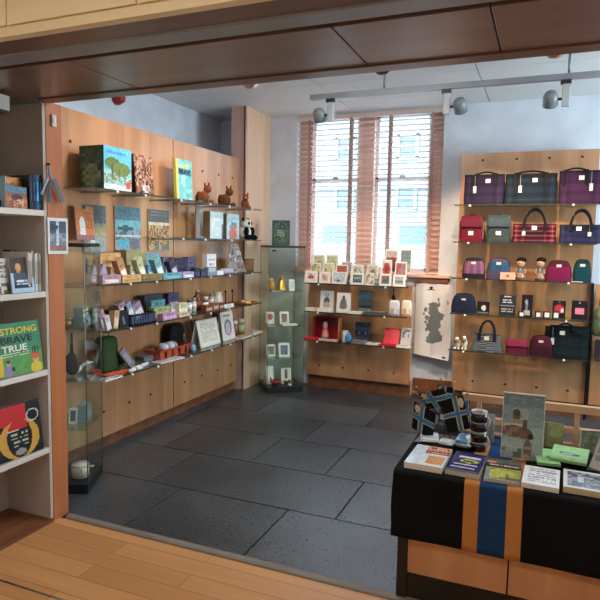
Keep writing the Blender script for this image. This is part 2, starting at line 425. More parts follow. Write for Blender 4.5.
# ------------------------------------------------------------------ venetian blinds
def blind(px_tapes, x0, x1, label):
    t = empty('venetian_blind', label, 'blind', (x0, 6.075, 1.27), 0, 'wooden blinds at the window')
    w = x1-x0; s = MB(); z = .03
    while z < 1.60:
        s.M = Matrix.Translation((w/2, 0, z)) @ Matrix.Rotation(math.radians(-7), 4, 'X')
        s.box(-w/2, w/2, -.022, .022, -.0016, .0016); z += .0545
    s.build('slats', 'slat', t)
    MB().box(0, w, -.028, .028, 1.605, 1.655).build('head_rail', 'slat', t)
    MB().box(0, w, -.024, .024, 0, .018).build('bottom_rail', 'slat', t)
    for px in px_tapes:
        X = BX(px, 2.0, 6.05)-x0
        MB().box(X-.015, X+.015, -.028, -.0265, .01, 1.61).build('ladder_tape', 'tape', t)
        MB().box(X-.015, X+.015, .0265, .028, .01, 1.61).build('ladder_tape', 'tape', t)
blind((308.5, 349), -2.565, -1.80, 'wooden slatted blind over the left-hand half of the window')
blind((388, 430), -1.795, -.985, 'wooden slatted blind over the right-hand half of the window, behind the card rack')

# ------------------------------------------------------------------ display panels
def panel(label, w, z0, z1, loc, rz, dots, kick=True):
    t = empty('display_unit', label, 'display unit', loc, rz, 'beech display panels')
    MB().box(.003, w-.003, 0, .03, z0, z1).build('board', 'ply', t)
    if kick: MB().box(0, w, .045, .06, 0, z0+.02).build('kickboard', 'kick', t)
    for x, z in dots:
        c = MB(); c.tf((x, 0, z), rx=PI/2); c.lathe([(.011, -.002), (.011, .004), (.007, .007), (0, .007)], (52, 44, 40), 10); c.build('screw_cap', 'plastic', t)
    return t
dots = [(x, z) for x in (.17, .46, .75, 1.02) for z in (.29, 2.2)]
# local x runs along the panel; the left wall's panels face +x, so rz = 90 degrees and local x is world y
panel('beech wall panel with three hanging prints, nearest the opening', 1.345, .1, 2.41, (-2.95, 2.935, 0), PI/2, dots)
panel('beech wall panel with plush toys on its top shelf, beside the corner pier', 1.15, .1, 2.41, (-2.95, 4.285, 0), PI/2, dots)
panel('low beech panel under the window behind greeting cards', 1.125, .14, 1.16, (-2.335, 5.9, 0), 0, [(x, .25) for x in (.14, .41, .69, .96)])
panel('tall beech panel carrying the tartan bags', 1.19, .14, 2.436, (-.79, 5.9, 0), 0, [(x, z) for x in (.2, .5, .78, 1.05) for z in (.25, 2.37)])
panel('low beech panel at right edge, beyond the black post', 1.15, .14, 1.24, (.43, 5.9, 0), 0, [(.3, .25), (.8, .25)])
pp = MB().box(-.012, .012, -.012, .012, 0, 1.245, (20, 19, 20)).build('upright_post', 'plastic', None, (.408, 5.885, 0)); tag(pp, 'slim black upright post at the right edge of the tartan bag panel', 'post')

# glass shelves with chrome clips
def shelf(label, group, w, d, loc, rz, clips):
    o = MB().box(0, w, -d, -.002, -.009, 0).build('glass_shelf', 'shelfglass', None, loc, rz, bevel=.002); tag(o, label, 'shelf', group)
    MB().box(0, w, -d-.0025, -d-.0002, -.0095, .0005, (40, 50, 50)).build('front_edge', 'plastic', o)
    for x in clips:
        c = MB().box(x-.008, x+.008, -d*.99, -.003, -.017, -.0095, (170, 172, 174)); c.build('support_arm', 'metal', o)
        c = MB(); c.tf((x, -d-.0065, -.012), rx=PI/2); c.lathe([(0, -.004), (.010, -.004), (.010, .005), (0, .005)], (236, 234, 228), 12); c.build('end_cap', 'plastic', o)
ZL = dict(L1=1.885, L2=1.582, L3=1.262, L4=.95, L5=.628)
names = dict(L1='top', L2='second', L3='third', L4='fourth', L5='bottom')
dep = dict(L1=.29, L2=.29, L3=.3, L4=.3, L5=.31)
what = dict(L1=('the big green box', 'the plush squirrels'), L2=('', 'the panda'), L3=('the soap boxes', 'the grey scarf'), L4=('the black slatted basket', 'the brown bottles'), L5=('the green book', 'the framed certificate'))
for k, z in ZL.items():
    if k != 'L2': shelf('glass shelf on the left wall under '+what[k][0], 'glass shelves on the left wall', 1.19 if k != 'L1' else 1.3, dep[k], (-2.95, 3.075 if k != 'L1' else 2.96, z), PI/2, (.25, .55, 1.0))
    a = 3.87 if k == 'L2' else 4.275
    shelf('glass shelf on the left wall under '+what[k][1], 'glass shelves on the left wall', 5.40-a, dep[k], (-2.95, a, z), PI/2, (.12, .45, .9))
ZBK = dict(B1=1.155, B2=.862, B3=.562)
for k, wh in (('B1', 'rows of greeting cards'), ('B2', 'the stag and tree prints'), ('B3', 'the red gift box')):
    shelf('glass shelf below the window under '+wh, 'glass shelves below the window', 1.075, .26, (-2.275, 5.9, ZBK[k]), 0, (.15, .85))
ZR = dict(R1=1.94, R2=1.6, R3=1.265, R4=.933, R5=.588)
for k, wh in (('R1', 'three tartan tote bags'), ('R2', 'the backpacks and handbags'), ('R3', 'the two little dolls'), ('R4', 'the small black gift cards'), ('R5', 'the tweed handbag')):
    shelf('glass shelf on the right panel under '+wh, 'glass shelves on the tartan bag panel', 1.2, .27, (-.8, 5.9, ZR[k]), 0, (.14, 1.0))

# ------------------------------------------------------------------ glass cabinets
def cabinet(label, A, B, sgn, zs, h=1.53):
    A, B = Vector((*A, 0)), Vector((*B, 0)); d = (B-A); s = d.length; rz = math.atan2(d.y, d.x)
    t = empty('glass_cabinet', label, 'cabinet', A, rz, 'glass tower cabinets')
    MB().box(0, s, 0, s, 0, .06, (20, 20, 22)).build('base', 'plastic', t, bevel=.003)
    MB().box(0, s, 0, s, h-.022, h, (24, 22, 22)).build('top', 'plastic', t, bevel=.003)
    g = .005
    for q in ((0, s, 0, g), (0, s, s-g, s), (0, g, g, s-g), (s-g, s, g, s-g)): MB().box(q[0], q[1], q[2], q[3], .06, h-.022).build('glass_side', 'glass', t)
    for z in zs: MB().box(.008, s-.008, .008, s-.008, z-.006, z).build('inner_shelf', 'shelfglass', t)
    for x, y in ((0, 0), (s, 0), (s, s), (0, s)):
        MB().tube([(x, y, .06), (x, y, h-.022)], .0025, (120, 128, 126), 6).build('corner_seal', 'metal', t)
    MB().box(.03, .07, -.012, 0, h-.06, h-.045, (60, 60, 62)).build('lock', 'metal', t)
    return t, rz, s
cabA, rzA, sA = cabinet('tall glass cabinet half hidden behind the orange door post', (-2.826, 2.583), (-2.512, 2.74), 1, (.40, .70, 1.02, 1.27))
cabB, rzB, sB = cabinet('tall glass cabinet in the corner with a dark book on top', (-2.59, 5.431), (-2.287, 5.677), 1, (.36, .70, 1.06))
# ------------------------------------------------------------------ placing goods: a slot is (front-centre point on the shelf, width, height, heading)
def SL(px0, px1, pyt, k, d):
    X, z = -2.95+d, ZL[k]
    a, b = LY(px0, z, X), LY(px1, z, X)
    return (X, (a+b)/2, z+.0005), b-a, max(.012, ZT(pyt, X, (a+b)/2)-z), PI/2
def narrow(S, k=.62): return (S[0], S[1]*k, S[2], S[3])      # round things seen aslant: their width is not their spread along the wall
def SB(px0, px1, pyt, k, Y):
    z = (ZBK if k[0] == 'B' else ZR)[k]
    a, b = BX(px0, z, Y), BX(px1, z, Y)
    return ((a+b)/2, Y, z+.0005), b-a, max(.012, ZT(pyt, (a+b)/2, Y)-z), 0
def carton(S, name, label, cat, dep, col, front=None, group=None, side=None, top=None, res=(9, 9), lean=0, roll=0, mat='paper', back=0, lift=0):
    (x, y, z), w, h, rz = S
    b = MB()
    ex = abs(math.sin(roll))*w/2
    b.tf((0, 0, ex+lift+dep*math.sin(max(0, lean))), rx=-lean, ry=roll)
    b.box(-w/2, w/2, 0, dep, 0, h, col)
    if front: b.pic((-w/2, -.0008, 0), (w, 0, 0), (0, 0, h), *res, front)
    if side: b.pic((-w/2-.0008, dep, 0), (0, -dep, 0), (0, 0, h), 8, 12, side)
    if top: b.pic((-w/2, 0, h+.0008), (w, 0, 0), (0, dep, 0), *res, top)
    o = b.build(name, mat, None, (x, y, z), rz); tag(o, label, cat, group); return o
def card(S, label, fn, group=None, name='greeting_card', cat='card', lean=.2, res=(11, 12), mat='paper', stock=(236, 232, 226)):
    (x, y, z), w, h, rz = S
    b = MB(); b.tf((0, 0, .0018), rx=-lean); b.box(-w/2, w/2, 0, .004, 0, h, stock); b.pic((-w/2, -.0008, 0), (w, 0, 0), (0, 0, h), *res, fn)
    yt, zt = math.sin(lean)*h, math.cos(lean)*h
    b.tf((0, yt+.002, zt), rx=lean); b.box(-w/2, w/2, 0, .003, -zt/math.cos(lean)+.0005, 0, stock)
    o = b.build(name, mat, None, (x, y, z), rz); tag(o, label, cat, group); return o
def book(S, name, label, cat, th, cover, fn, group=None, lean=.12, res=(16, 20), spine=None, pages=(226, 220, 206)):
    (x, y, z), w, h, rz = S
    lf = th*math.sin(lean)+.0005
    b = MB(); b.tf((0, 0, lf), rx=-lean)
    b.box(-w/2, w/2, 0, .003, 0, h, cover); b.box(-w/2, w/2, th-.003, th, 0, h, cover); b.box(-w/2, -w/2+.003, 0, th, 0, h, spine or cover)
    b.pic((-w/2, -.0008, 0), (w, 0, 0), (0, 0, h), *res, fn)
    o = b.build(name, 'gloss', None, (x, y, z), rz); tag(o, label, cat, group)
    p = MB(); p.tf((0, 0, lf), rx=-lean); p.box(-w/2+.003, w/2-.003, .003, th-.003, .003, h-.003, pages); p.build('pages', 'paper', o)
    return o
def flat(name, label, cat, loc, w, d, h, rz, fn, edge=(228, 224, 214), group=None, res=(12, 10), mat='paper'):
    b = MB(); b.box(-w/2, w/2, -d/2, d/2, 0, h, edge); b.pic((-w/2, -d/2, h+.0006), (w, 0, 0), (0, d, 0), *res, fn)
    o = b.build(name, mat, None, loc, rz); tag(o, label, cat, group); return o

W_, K_ = (234, 230, 222), (26, 26, 30)
# ---------------- left wall, top shelf
S = SL(104, 131.5, 148, 'L1', .27)
o = carton(S, 'gift_box', 'large green box with blue sky and trees on its front, top left shelf', 'box', .2, (52, 66, 38),
    art(lambda u, v: (96, 178, 206) if v > .45 else (150, 190, 190), ('r', .1, .82, .8, .9, (60, 140, 190)), ('e', .3, .62, .26, .14, (88, 112, 52)), ('e', .62, .5, .34, .16, (104, 122, 60)), ('r', .28, .25, .32, .6, (90, 80, 56)), ('r', .55, .2, .58, .5, (90, 80, 56)), ('r', .72, .2, .75, .5, (90, 80, 56)), ('b', 0, .16, 1, .38, (120, 134, 70), 24), ('r', 0, 0, 1, .13, (214, 214, 208)), ('e', .88, .14, .1, .09, (196, 70, 70)), n=.12),
    side=art((58, 72, 40), ('e', .5, .3, .35, .3, (116, 122, 72)), ('b', .1, .5, .9, .8, (84, 90, 84), 16), n=.2), res=(30, 30))
S = SL(136, 154, 156, 'L1', .2)
book(S, 'hardback_book', 'brown picture book standing to the right of the large green box', 'book', .06, (70, 36, 26), art((140, 92, 72), ('b', 0, 0, 1, .7, (84, 44, 34), 14), ('b', 0, .2, 1, 1, (178, 134, 110), 18), ('e', .6, .15, .2, .12, (190, 176, 164)), n=.25), lean=.08)
S = SL(177, 193, 160, 'L1', .16)
bk = book(S, 'hardback_book', 'teal and yellow book titled BRAVE on the top left shelf', 'book', .03, (206, 190, 90), art((112, 186, 182), ('r', 0, 0, .14, 1, (222, 204, 96)), ('r', .14, .78, .8, .92, (176, 192, 140)), ('e', .45, .5, .14, .16, (160, 206, 206)), ('b', .2, 0, 1, .3, (140, 200, 190), 9), n=.08), lean=.05)
tm = plain_mat('navy_ink', (34, 52, 78)); 
text('BRAVE', bk, (-S[1]*.34, -.006+S[2]*.64*math.sin(.05), S[2]*.64*math.cos(.05)), S[1]*.74, S[2]*.14, tm, (PI/2-.05, 0, 0))

def squirrel(S, label, flip=1, col=(124, 72, 44)):
    (x, y, z), w, h, rz = S; k = h/.12
    b = MB()
    b.ball((0, .035*k, .036*k), (.034*k, .032*k, .038*k), col, flat=0)
    b.ball((.02*flip*k, .02*k, .086*k), (.024*k, .023*k, .024*k), col)
    b.ball((.037*flip*k, .012*k, .08*k), (.013*k, .012*k, .011*k), (190, 128, 84))
    b.ball((-.024*flip*k, .052*k, .034*k), (.018*k, .02*k, .036*k), [q*.85 for q in col], flat=0)
    for s in (-1, 1): b.ball((.018*flip*k, .012*k + s*.02*k, .012*k), (.026*k, .012*k, .012*k), col, flat=0)
    o = b.build('plush_squirrel', 'plush', None, (x, y, z), rz); tag(o, label, 'plush toy', 'brown plush animals on the top shelf')
    for s in (-1, 1):
        MB().ball((.012*flip*k, .02*k+s*.014*k, .112*k), (.006*k, .005*k, .013*k), (120, 58, 28)).build('ear', 'plush', o)
        MB().ball((.034*flip*k, .02*k+s*.014*k-.002, .092*k), .0035*k, K_).build('eye', 'gloss', o)
squirrel(SL(203, 214, 183, 'L1', .24), 'orange-brown plush animal, leftmost of three on the top shelf')
squirrel(SL(225, 236, 186, 'L1', .24), 'dark brown plush animal, middle of three on the top shelf', 1, (96, 58, 38))
squirrel(SL(244, 254, 193, 'L1', .24), 'reddish plush animal at the right end of the top shelf', -1, (134, 74, 46))

# ---------------- left wall, second shelf
S = SL(196, 199.5, 196, 'L2', .12); carton(S, 'display_board', 'narrow grey-brown card strip standing on the second left shelf', 'board', .01, (150, 128, 116), group=None)
def acrylic_stand(S, label, dep=.06):
    (x, y, z), w, h, rz = S; b = MB(); b.box(-w/2, w/2, dep*.3, dep*.3+.004, 0, h); b.box(-w/2, w/2, 0, dep, 0, .004); b.box(-w/2, w/2, 0, .003, 0, .02)
    o = b.build('acrylic_stand', 'acrylic', None, (x, y, z), rz); tag(o, label, 'display stand'); return o
acrylic_stand(SL(200, 205, 200, 'L2', .26), 'clear acrylic upright at the left end of the second shelf')
carton(SL(210, 223, 212, 'L2', .2), 'mirror_box', 'upright box with a pale shiny front, left of the panda', 'box', .07, (120, 96, 70), art((196, 214, 218), ('r', .85, 0, 1, .5, (92, 98, 92)), ('b', .1, .1, .8, .9, (214, 226, 228), 8)), mat='gloss')
carton(SL(226.5, 239, 214, 'L2', .2), 'mirror_box', 'upright box with blue top and orange figure, next to the panda', 'box', .07, (110, 96, 84), art((168, 196, 204), ('r', .2, 0, .85, .5, (200, 150, 120)), ('e', .5, .22, .25, .2, (190, 96, 60)), ('r', .35, .5, .8, .72, (120, 126, 130)), n=.1), mat='gloss')
def panda(S, label):
    (x, y, z), w, h, rz = S; k = h/.15; wh, bl = (226, 222, 214), (24, 24, 28)
    b = MB(); b.ball((0, .05*k, .05*k), (.052*k, .048*k, .056*k), wh, flat=0); b.ball((-.006*k, .035*k, .112*k), (.044*k, .04*k, .038*k), wh)
    b.ball((-.012*k, .0*k, .1*k), (.016*k, .012*k, .012*k), (240, 236, 230))
    o = b.build('plush_panda', 'plush', None, (x, y, z), rz); tag(o, label, 'plush toy')
    for s in (-1, 1):
        MB().ball((-.006*k+s*.036*k, .04*k, .145*k), (.014*k, .009*k, .014*k), bl).build('ear', 'plush', o)
        MB().ball((-.01*k+s*.017*k, .001*k, .118*k), (.011*k, .008*k, .012*k), bl).build('eye_patch', 'plush', o)
        MB().ball((s*.044*k, .012*k, .06*k), (.016*k, .02*k, .034*k), bl).build('arm', 'plush', o)
        MB().ball((s*.036*k, -.002*k, .018*k), (.022*k, .034*k, .02*k), bl, flat=0).build('leg', 'plush', o)
    MB().ball((-.012*k, -.011*k, .104*k), .005*k, bl).build('nose', 'gloss', o)
panda(SL(243, 258, 219, 'L2', .22), 'black and white plush panda at the end of the second left shelf')

# ---------------- prints hanging on the left panel
def hung(px0, px1, py0, py1, label, fn, name='hanging_print', lean=0, out=.012, res=(20, 26), group='prints hung on the left panel', stock=(214, 206, 196)):
    X = -2.95+out; zc = ZT((py0+py1)/2, X, 3.5)
    a, b_ = LY(px0, zc, X), LY(px1, zc, X); yc = (a+b_)/2
    zb, zt = ZT(py1, X, yc), ZT(py0, X, yc); w, h = b_-a, zt-zb
    b = MB(); b.tf(rx=lean); b.box(-w/2, w/2, 0, .006, 0, h, stock); b.pic((-w/2, -.0008, 0), (w, 0, 0), (0, 0, h), *res, fn)
    o = b.build(name, 'gloss', None, (X, yc, zb), PI/2); tag(o, label, 'print', group)
    c = MB(); c.box(-.01, .01, .002, out-.001, h-.02, h-.004, (150, 152, 152)); c.build('hook', 'metal', o)
    return o
hung(83, 106, 205, 252, 'grey and green landscape print behind the orange leaflet', art(lambda u, v: (98, 112, 116) if v > .62 else (150, 150, 128), ('e', .8, .35, .3, .2, (172, 166, 130)), ('b', 0, 0, 1, .3, (150, 170, 180), 10), ('r', .3, .2, .5, .5, (206, 214, 222)), n=.12))
hung(77, 95, 206, 240, 'orange leaflet with a white streak, hanging tilted on the left panel', art((206, 130, 84), ('e', .35, .35, .16, .34, (226, 226, 224)), ('l', .5, .3, .9, .8, (170, 92, 58), 7), ('r', 0, 0, 1, .14, (150, 110, 116)), n=.08), 'hanging_leaflet', -.09, .07)
hung(115, 140.5, 207, 250, 'blue coastal landscape print hung in the middle of the left panel', art(lambda u, v: (98, 136, 152) if v > .7 else ((120, 178, 194) if v > .5 else (132, 158, 170)), ('e', .4, .5, .3, .06, (60, 96, 116)), ('b', 0, .25, 1, .42, (92, 116, 128), 14), ('r', .15, .08, .5, .22, (84, 168, 190)), ('e', .75, .14, .22, .14, (110, 112, 128)), ('r', 0, .3, 1, .33, (206, 214, 212)), n=.1))
hung(148.5, 169, 210, 250, 'print of bare brown trees under a dark sky, right of the blue print', art(lambda u, v: (88, 86, 88) if v > .7 else (200, 160, 112), ('r', 0, .62, 1, .7, (214, 196, 168)), ('b', 0, .1, 1, .6, (126, 88, 54), 20), ('b', 0, 0, 1, .2, (108, 122, 112), 10), ('l', .1, .76, .9, .96, (128, 126, 124), 3), n=.12))

# ---------------- left wall, third shelf: boxed soaps set out in colour families
def soap(px0, px1, pyt, d, dep, col, lab, label, roll=0, lean=.0):
    S = SL(px0, px1, pyt, 'L3', d)
    carton(S, 'soap_box', label, 'box', dep, col, art(col, ('r', .12, .12, .88, .46, lab), ('l', .2, .55, .8, .8, [v*.7 for v in col], 3), n=.1), 'boxed soaps on the third left shelf', res=(8, 8), roll=roll, lean=lean)
TAN, OLV, TEA, PUR, NAV, LIL, PNK = (206, 160, 104), (158, 150, 102), (120, 160, 176), (120, 100, 136), (52, 50, 82), (170, 156, 186), (188, 142, 156)
for a in ((100.5, 121, 253, .13, .06, TAN, (150, 140, 120), 'tan soap carton, largest at the left of the back row'), (126.5, 146, 250, .13, .06, OLV, (140, 146, 122), 'olive soap carton in the back row, tallest on the shelf'),
          (146, 160, 253, .13, .05, TEA, (140, 168, 170), 'blue-grey soap carton in the back row beside the olive one'), (163, 174, 257, .13, .05, PUR, (104, 84, 120), 'purple soap carton in the back row'),
          (176, 187, 258, .15, .05, NAV, (40, 40, 64), 'navy soap carton standing right of the dark wrapped bar'), (187.5, 196, 257, .15, .05, (92, 88, 122), (60, 60, 90), 'purple-grey carton at the right end of the back row'),
          (111, 121, 267, .21, .04, (196, 160, 120), W_, 'small tan soap box in front of the tan carton'), (130.5, 142, 265, .21, .04, (172, 176, 152), W_, 'small grey-green soap box in front of the olive carton'),
          (148, 158, 265, .21, .04, (112, 146, 188), W_, 'small blue soap box in front of the blue-grey carton'), (166, 177, 265, .21, .04, LIL, (150, 130, 164), 'small lilac soap box in front of the purple carton'),
          (102.5, 121, 275, .295, .05, PNK, (232, 222, 220), 'long pink soap box lying at the front left of the shelf'), (122.5, 141.5, 275, .295, .05, (210, 172, 118), (190, 140, 80), 'long tan soap box lying at the front'),
          (142.5, 162.5, 274, .295, .05, (140, 120, 76), (112, 104, 60), 'long olive-brown soap box lying at the front'), (163.5, 182, 273, .295, .05, (104, 160, 172), (130, 180, 190), 'long teal soap box lying at the front'), (183, 194, 272, .295, .05, (168, 160, 196), W_, 'long lilac soap box lying at the front right'),
          (195, 200, 268, .27, .04, (44, 46, 70), (70, 74, 100), 'tiny navy box left of a twin beside the tall white box'), (201, 206, 269, .27, .04, (50, 54, 80), (80, 84, 110), 'tiny navy box touching the tall white box')): soap(*a)
for a in ((123, 129, 259, .25, .05, (186, 140, 96), (236, 230, 220), 'tan soap bar leaning diagonally between tan and olive cartons'), (142, 147.5, 258, .25, .05, (190, 194, 160), (226, 230, 216), 'pale green soap bar leaning diagonally beside the olive carton'),
          (159, 165, 258, .25, .05, (120, 172, 178), (226, 236, 236), 'teal soap bar leaning diagonally in mid shelf'), (173, 179, 260, .25, .05, (66, 58, 74), (190, 176, 206), 'dark wrapped soap bar leaning diagonally beside the navy carton')): soap(*a, roll=-.42)
def tent(px0, px1, pyt, k, d, col, label, dp=.05):
    (x, y, z), w, h, rz = SL(px0, px1, pyt, k, d)
    b = MB(); b.prism([(-w/2, 0), (w/2, 0), (w*.08, h), (-w*.08, h)], 0, dp, col); b.box(-w*.3, w*.3, -.001, 0, h*.1, h*.4, (226, 220, 228))
    o = b.build('pyramid_box', 'paper', None, (x, y, z), rz); tag(o, label, 'box', 'pyramid gift boxes on the third left shelf')
tent(90, 99, 265, 'L3', .2, (160, 160, 176), 'grey pyramid gift box at the left end of the third shelf')
tent(98.5, 110, 264, 'L3', .22, (172, 152, 176), 'lilac pyramid gift box beside the grey one')
carton(SL(207, 216, 254, 'L3', .2), 'candle_box', 'tall white box standing on the third shelf, right of the navy boxes', 'box', .05, (226, 224, 222), art((230, 228, 226), ('r', .1, .7, .9, .76, (180, 180, 186)), ('l', .2, .3, .8, .6, (150, 150, 160), 4)))
carton(SL(208, 216.5, 267, 'L3', .28), 'candle_box', 'small blue-grey box in front of the tall white box', 'box', .04, (120, 140, 158), art((128, 148, 166), ('r', .1, .5, .9, .9, (180, 190, 198))))
carton(SL(217.5, 223.5, 271, 'L3', .285), 'soap_packet', 'small white packet lying at the front edge of the third shelf', 'box', .05, (236, 236, 238), None)
def scarf():
    (x, y, z), w, h, rz = SL(228, 243.5, 244, 'L3', .22)
    fp = lambda u, v: ((u-.5)*w*(1.1-v*.75) + .035*v, .02*math.sin(u*11)*(1-v*.4)+.05*v, (1-(1-v)**1.25)*h + .006*math.sin(u*17))
    fn = lambda u, v: (150, 140, 138) if noise2(int(u*22), int(v*9)) > .5 else ((104, 98, 102) if noise2(int(u*9), int(v*16), 3) > .5 else (196, 188, 182))
    b = MB(); b.grid(fp, 26, 20, fn); o = b.build('wool_scarf', 'cloth', None, (x, y, z), rz, solid=.006); tag(o, 'grey patterned scarf draped in a peak at the right of the third shelf', 'scarf')
    q = MB()
    for i in range(12): q.tube([((i/11-.5)*w*1.08, -.004+.02*math.sin(i), .014), ((i/11-.5)*w*1.1, -.02, .004)], .0018, (196, 190, 186), 5)
    q.build('fringe', 'cloth', o)
    (x, y, z), w, h, rz = SL(224.5, 234, 268, 'L3', .285)
    b = MB()
    for i in range(5): b.ball(((i-2)*w*.18, .03, h*.4), (w*.16, .04, h*.5), (176, 172, 186), flat=0)
    o = b.build('folded_gloves', 'cloth', None, (x, y, z), rz); tag(o, 'lilac-grey knitted bundle lying before the draped scarf', 'knitwear')
scarf()
def basket(S, label, dep, col, slat=(0, 0, 0), nm='basket', n=9, mat='plastic'):
    (x, y, z), w, h, rz = S
    o = MB().box(-w/2, w/2, 0, dep, 0, .006, col).build(nm, mat, None, (x, y, z), rz); tag(o, label, 'basket')
    b = MB()
    for zz in ((0, .012), (h-.014, h)):
        b.box(-w/2, w/2, 0, .005, *zz, col); b.box(-w/2, w/2, dep-.005, dep, *zz, col); b.box(-w/2, -w/2+.005, 0, dep, *zz, col); b.box(w/2-.005, w/2, 0, dep, *zz, col)
    b.build('rim', mat, o)
    for i in range(n):
        xx = -w/2+(i+.5)*w/n
        for y0 in (.001, dep-.004): MB().box(xx-w/n*.3, xx+w/n*.3, y0, y0+.003, .008, h-.008, slat).build('slat', mat, o)
    for i in range(4):
        yy = (i+.5)*dep/4
        for x0 in (-w/2+.001, w/2-.004): MB().box(x0, x0+.003, yy-dep*.1, yy+dep*.1, .008, h-.008, slat).build('slat', mat, o)
    return o
basket(SL(245, 254, 259, 'L3', .2), 'small brown wicker basket at the right end of the third shelf', .09, (110, 66, 36), (146, 94, 54))
(x, y, z), w, h, rz = SL(246.5, 252.5, 251, 'L3', .17)
b = MB()
for q in ((-.2, .3, .7), (.2, .35, .75), (0, .6, .85)): b.ball((q[0]*w, .03+q[1]*.03, .05+q[2]*.02), (w*.3, .018, .022), (66, 44, 62))
o = b.build('lavender_bag', 'cloth', None, (x, y, z), rz); tag(o, 'dark purple sachet bundle sitting in the small brown basket', 'sachet')

# ---------------- left wall, fourth shelf
def L4box(px0, px1, pyt, d, dep, col, lab, label, roll=0, name='gift_box', lift=0):
    S = SL(px0, px1, pyt, 'L4', d); S = (S[0], S[1], S[2]-lift, S[3])
    carton(S, name, label, 'box', dep, col, art(col, ('r', .12, .15, .88, .5, lab), ('l', .2, .6, .8, .85, [v*.7 for v in col], 2), n=.1), 'small boxed gifts on the fourth left shelf', res=(8, 7), roll=roll, lift=lift)
L4box(103.5, 109, 310, .27, .05, PNK, W_, 'pink soap bar leaning at the left of the fourth shelf', -.4)
L4box(107.5, 112, 316, .29, .04, (206, 198, 212), W_, 'white-lilac bar leaning just right of the pink bar', -.3)
L4box(113.5, 118, 311, .27, .05, (206, 172, 128), (230, 210, 180), 'tan bar leaning against the slatted basket', .15)
o = basket(SL(132, 156, 313, 'L4', .29), 'black slatted basket of wrapped bars on the fourth shelf', .2, (22, 24, 32), (66, 84, 112))
b = MB(); (x, y, z), w, h, rz = SL(119.5, 129, 311, 'L4', .27); b.box(-w/2, w/2, 0, .16, 0, h, (20, 20, 24)); b.tf((0, -.004, .02), ry=-.35); b.box(-.012, .012, 0, .004, 0, .06, (90, 110, 130))
o = b.build('gift_box', 'paper', None, (x, y, z), rz); tag(o, 'black box with a slanted grey label, left of the slatted basket', 'box')
for i, (p0, p1, c, lb) in enumerate(((121, 128, (180, 140, 148), 'pinkish wrapped bar standing on the black box'), (128.5, 136, (140, 160, 182), 'blue-grey wrapped bar, left in the slatted basket'), (137, 145, (160, 140, 166), 'lilac wrapped bar, right in the slatted basket'))):
    L4box(p0, p1, 304+i*.0, .22, .05, c, W_, lb, -.5 if i else -.4, 'wrapped_bar', .07 if i == 0 else .02)
for a in ((144.5, 163, 295, .1, .07, (66, 62, 88), (90, 84, 110), 'dark navy box at the back behind the teal box'), (151.5, 165, 300, .16, .05, (96, 160, 172), (140, 190, 198), 'teal box above the green ones'),
          (154, 170, 307, .22, .05, (160, 166, 116), (188, 190, 140), 'olive-green box in front of the teal box'), (168.5, 179, 293, .1, .06, (78, 74, 110), (196, 190, 206), 'tall indigo box with a pale label'),
          (171, 178, 304, .2, .04, (190, 182, 200), W_, 'pale lilac box left of the cream one'), (179, 187.5, 303, .24, .05, (206, 208, 172), (232, 228, 190), 'cream and green box at mid shelf'),
          (163, 177, 313, .295, .05, (190, 142, 176), (214, 176, 200), 'pink-lilac box lying at the front edge'), (179, 190, 313, .295, .05, (196, 172, 136), (214, 196, 160), 'small beige box lying at the front edge')): L4box(*a)
def bottle(S, label, col, capc, kk='bottle', lab=(226, 220, 206)):
    (x, y, z), w, h, rz = S; r = w/2
    b = MB(); b.lathe([(0, 0), (r, .002), (r, h*.6), (r*.85, h*.68), (r*.4, h*.78), (r*.38, h*.9)], col, 14, cy=r)
    o = b.build(kk, 'gloss', None, (x, y, z), rz); tag(o, label, kk)
    c = MB(); c.lathe([(r*.42, h*.88), (r*.45, h), (0, h)], capc, 10, cy=r); c.build('stopper', 'plastic', o)
    c = MB(); c.lathe([(r*1.02, h*.15), (r*1.02, h*.5)], lab, 14, cy=r); c.build('paper_label', 'paper', o)
def jar(S, label, col, capc, lab=None, kk='jar'):
    (x, y, z), w, h, rz = S; r = w/2
    b = MB(); b.lathe([(0, 0), (r*.92, 0), (r, h*.06), (r, h*.68), (r*.8, h*.76)], col, 14, cy=r)
    o = b.build(kk, 'gloss', None, (x, y, z), rz); tag(o, label, 'jar')
    c = MB(); c.lathe([(r*.86, h*.76), (r*.88, h), (0, h)], capc, 12, cy=r); c.build('lid', 'plastic', o)
    if lab: MB().lathe([(r*1.02, h*.18), (r*1.02, h*.6)], lab, 14, cy=r).build('paper_label', 'paper', o)
jar(narrow(SL(189, 194, 299, 'L4', .22)), 'tall grey-white jar, first of a pair left of the brown bottle', (196, 188, 178), (110, 90, 76), W_)
jar(narrow(SL(193.5, 198.5, 298, 'L4', .18)), 'grey-white jar touching the brown bottle', (206, 200, 190), (150, 140, 128), W_)
bottle(narrow(SL(197, 205, 290, 'L4', .2)), 'dark red-brown bottle with pale stopper on the fourth shelf', (92, 44, 28), (196, 180, 160), lab=(116, 62, 40))
jar(narrow(SL(205.5, 210.5, 297, 'L4', .22)), 'small brown jar with a white label right of the red-brown bottle', (112, 60, 38), (206, 200, 190), W_)
jar(narrow(SL(211, 215.5, 293, 'L4', .14)), 'cream jar standing behind the brown fudge boxes', (206, 196, 176), (170, 150, 120), (236, 232, 222))
(x, y, z), w, h, rz = narrow(SL(217, 228, 292, 'L4', .2))
b = MB(); b.lathe([(0, 0), (w*.36, 0), (w*.5, h*.35), (w*.42, h*.7), (w*.34, h*.85), (w*.44, h)], (214, 204, 186), 16, cy=w/2); b.tube([(w*.44, w/2, h*.8), (w*.66, w/2, h*.72), (w*.64, w/2, h*.4), (w*.46, w/2, h*.3)], .004, (214, 204, 186), 6)
o = b.build('jug', 'ceramic', None, (x, y, z), rz); tag(o, 'cream pottery jug at the back of the fourth shelf', 'jug')
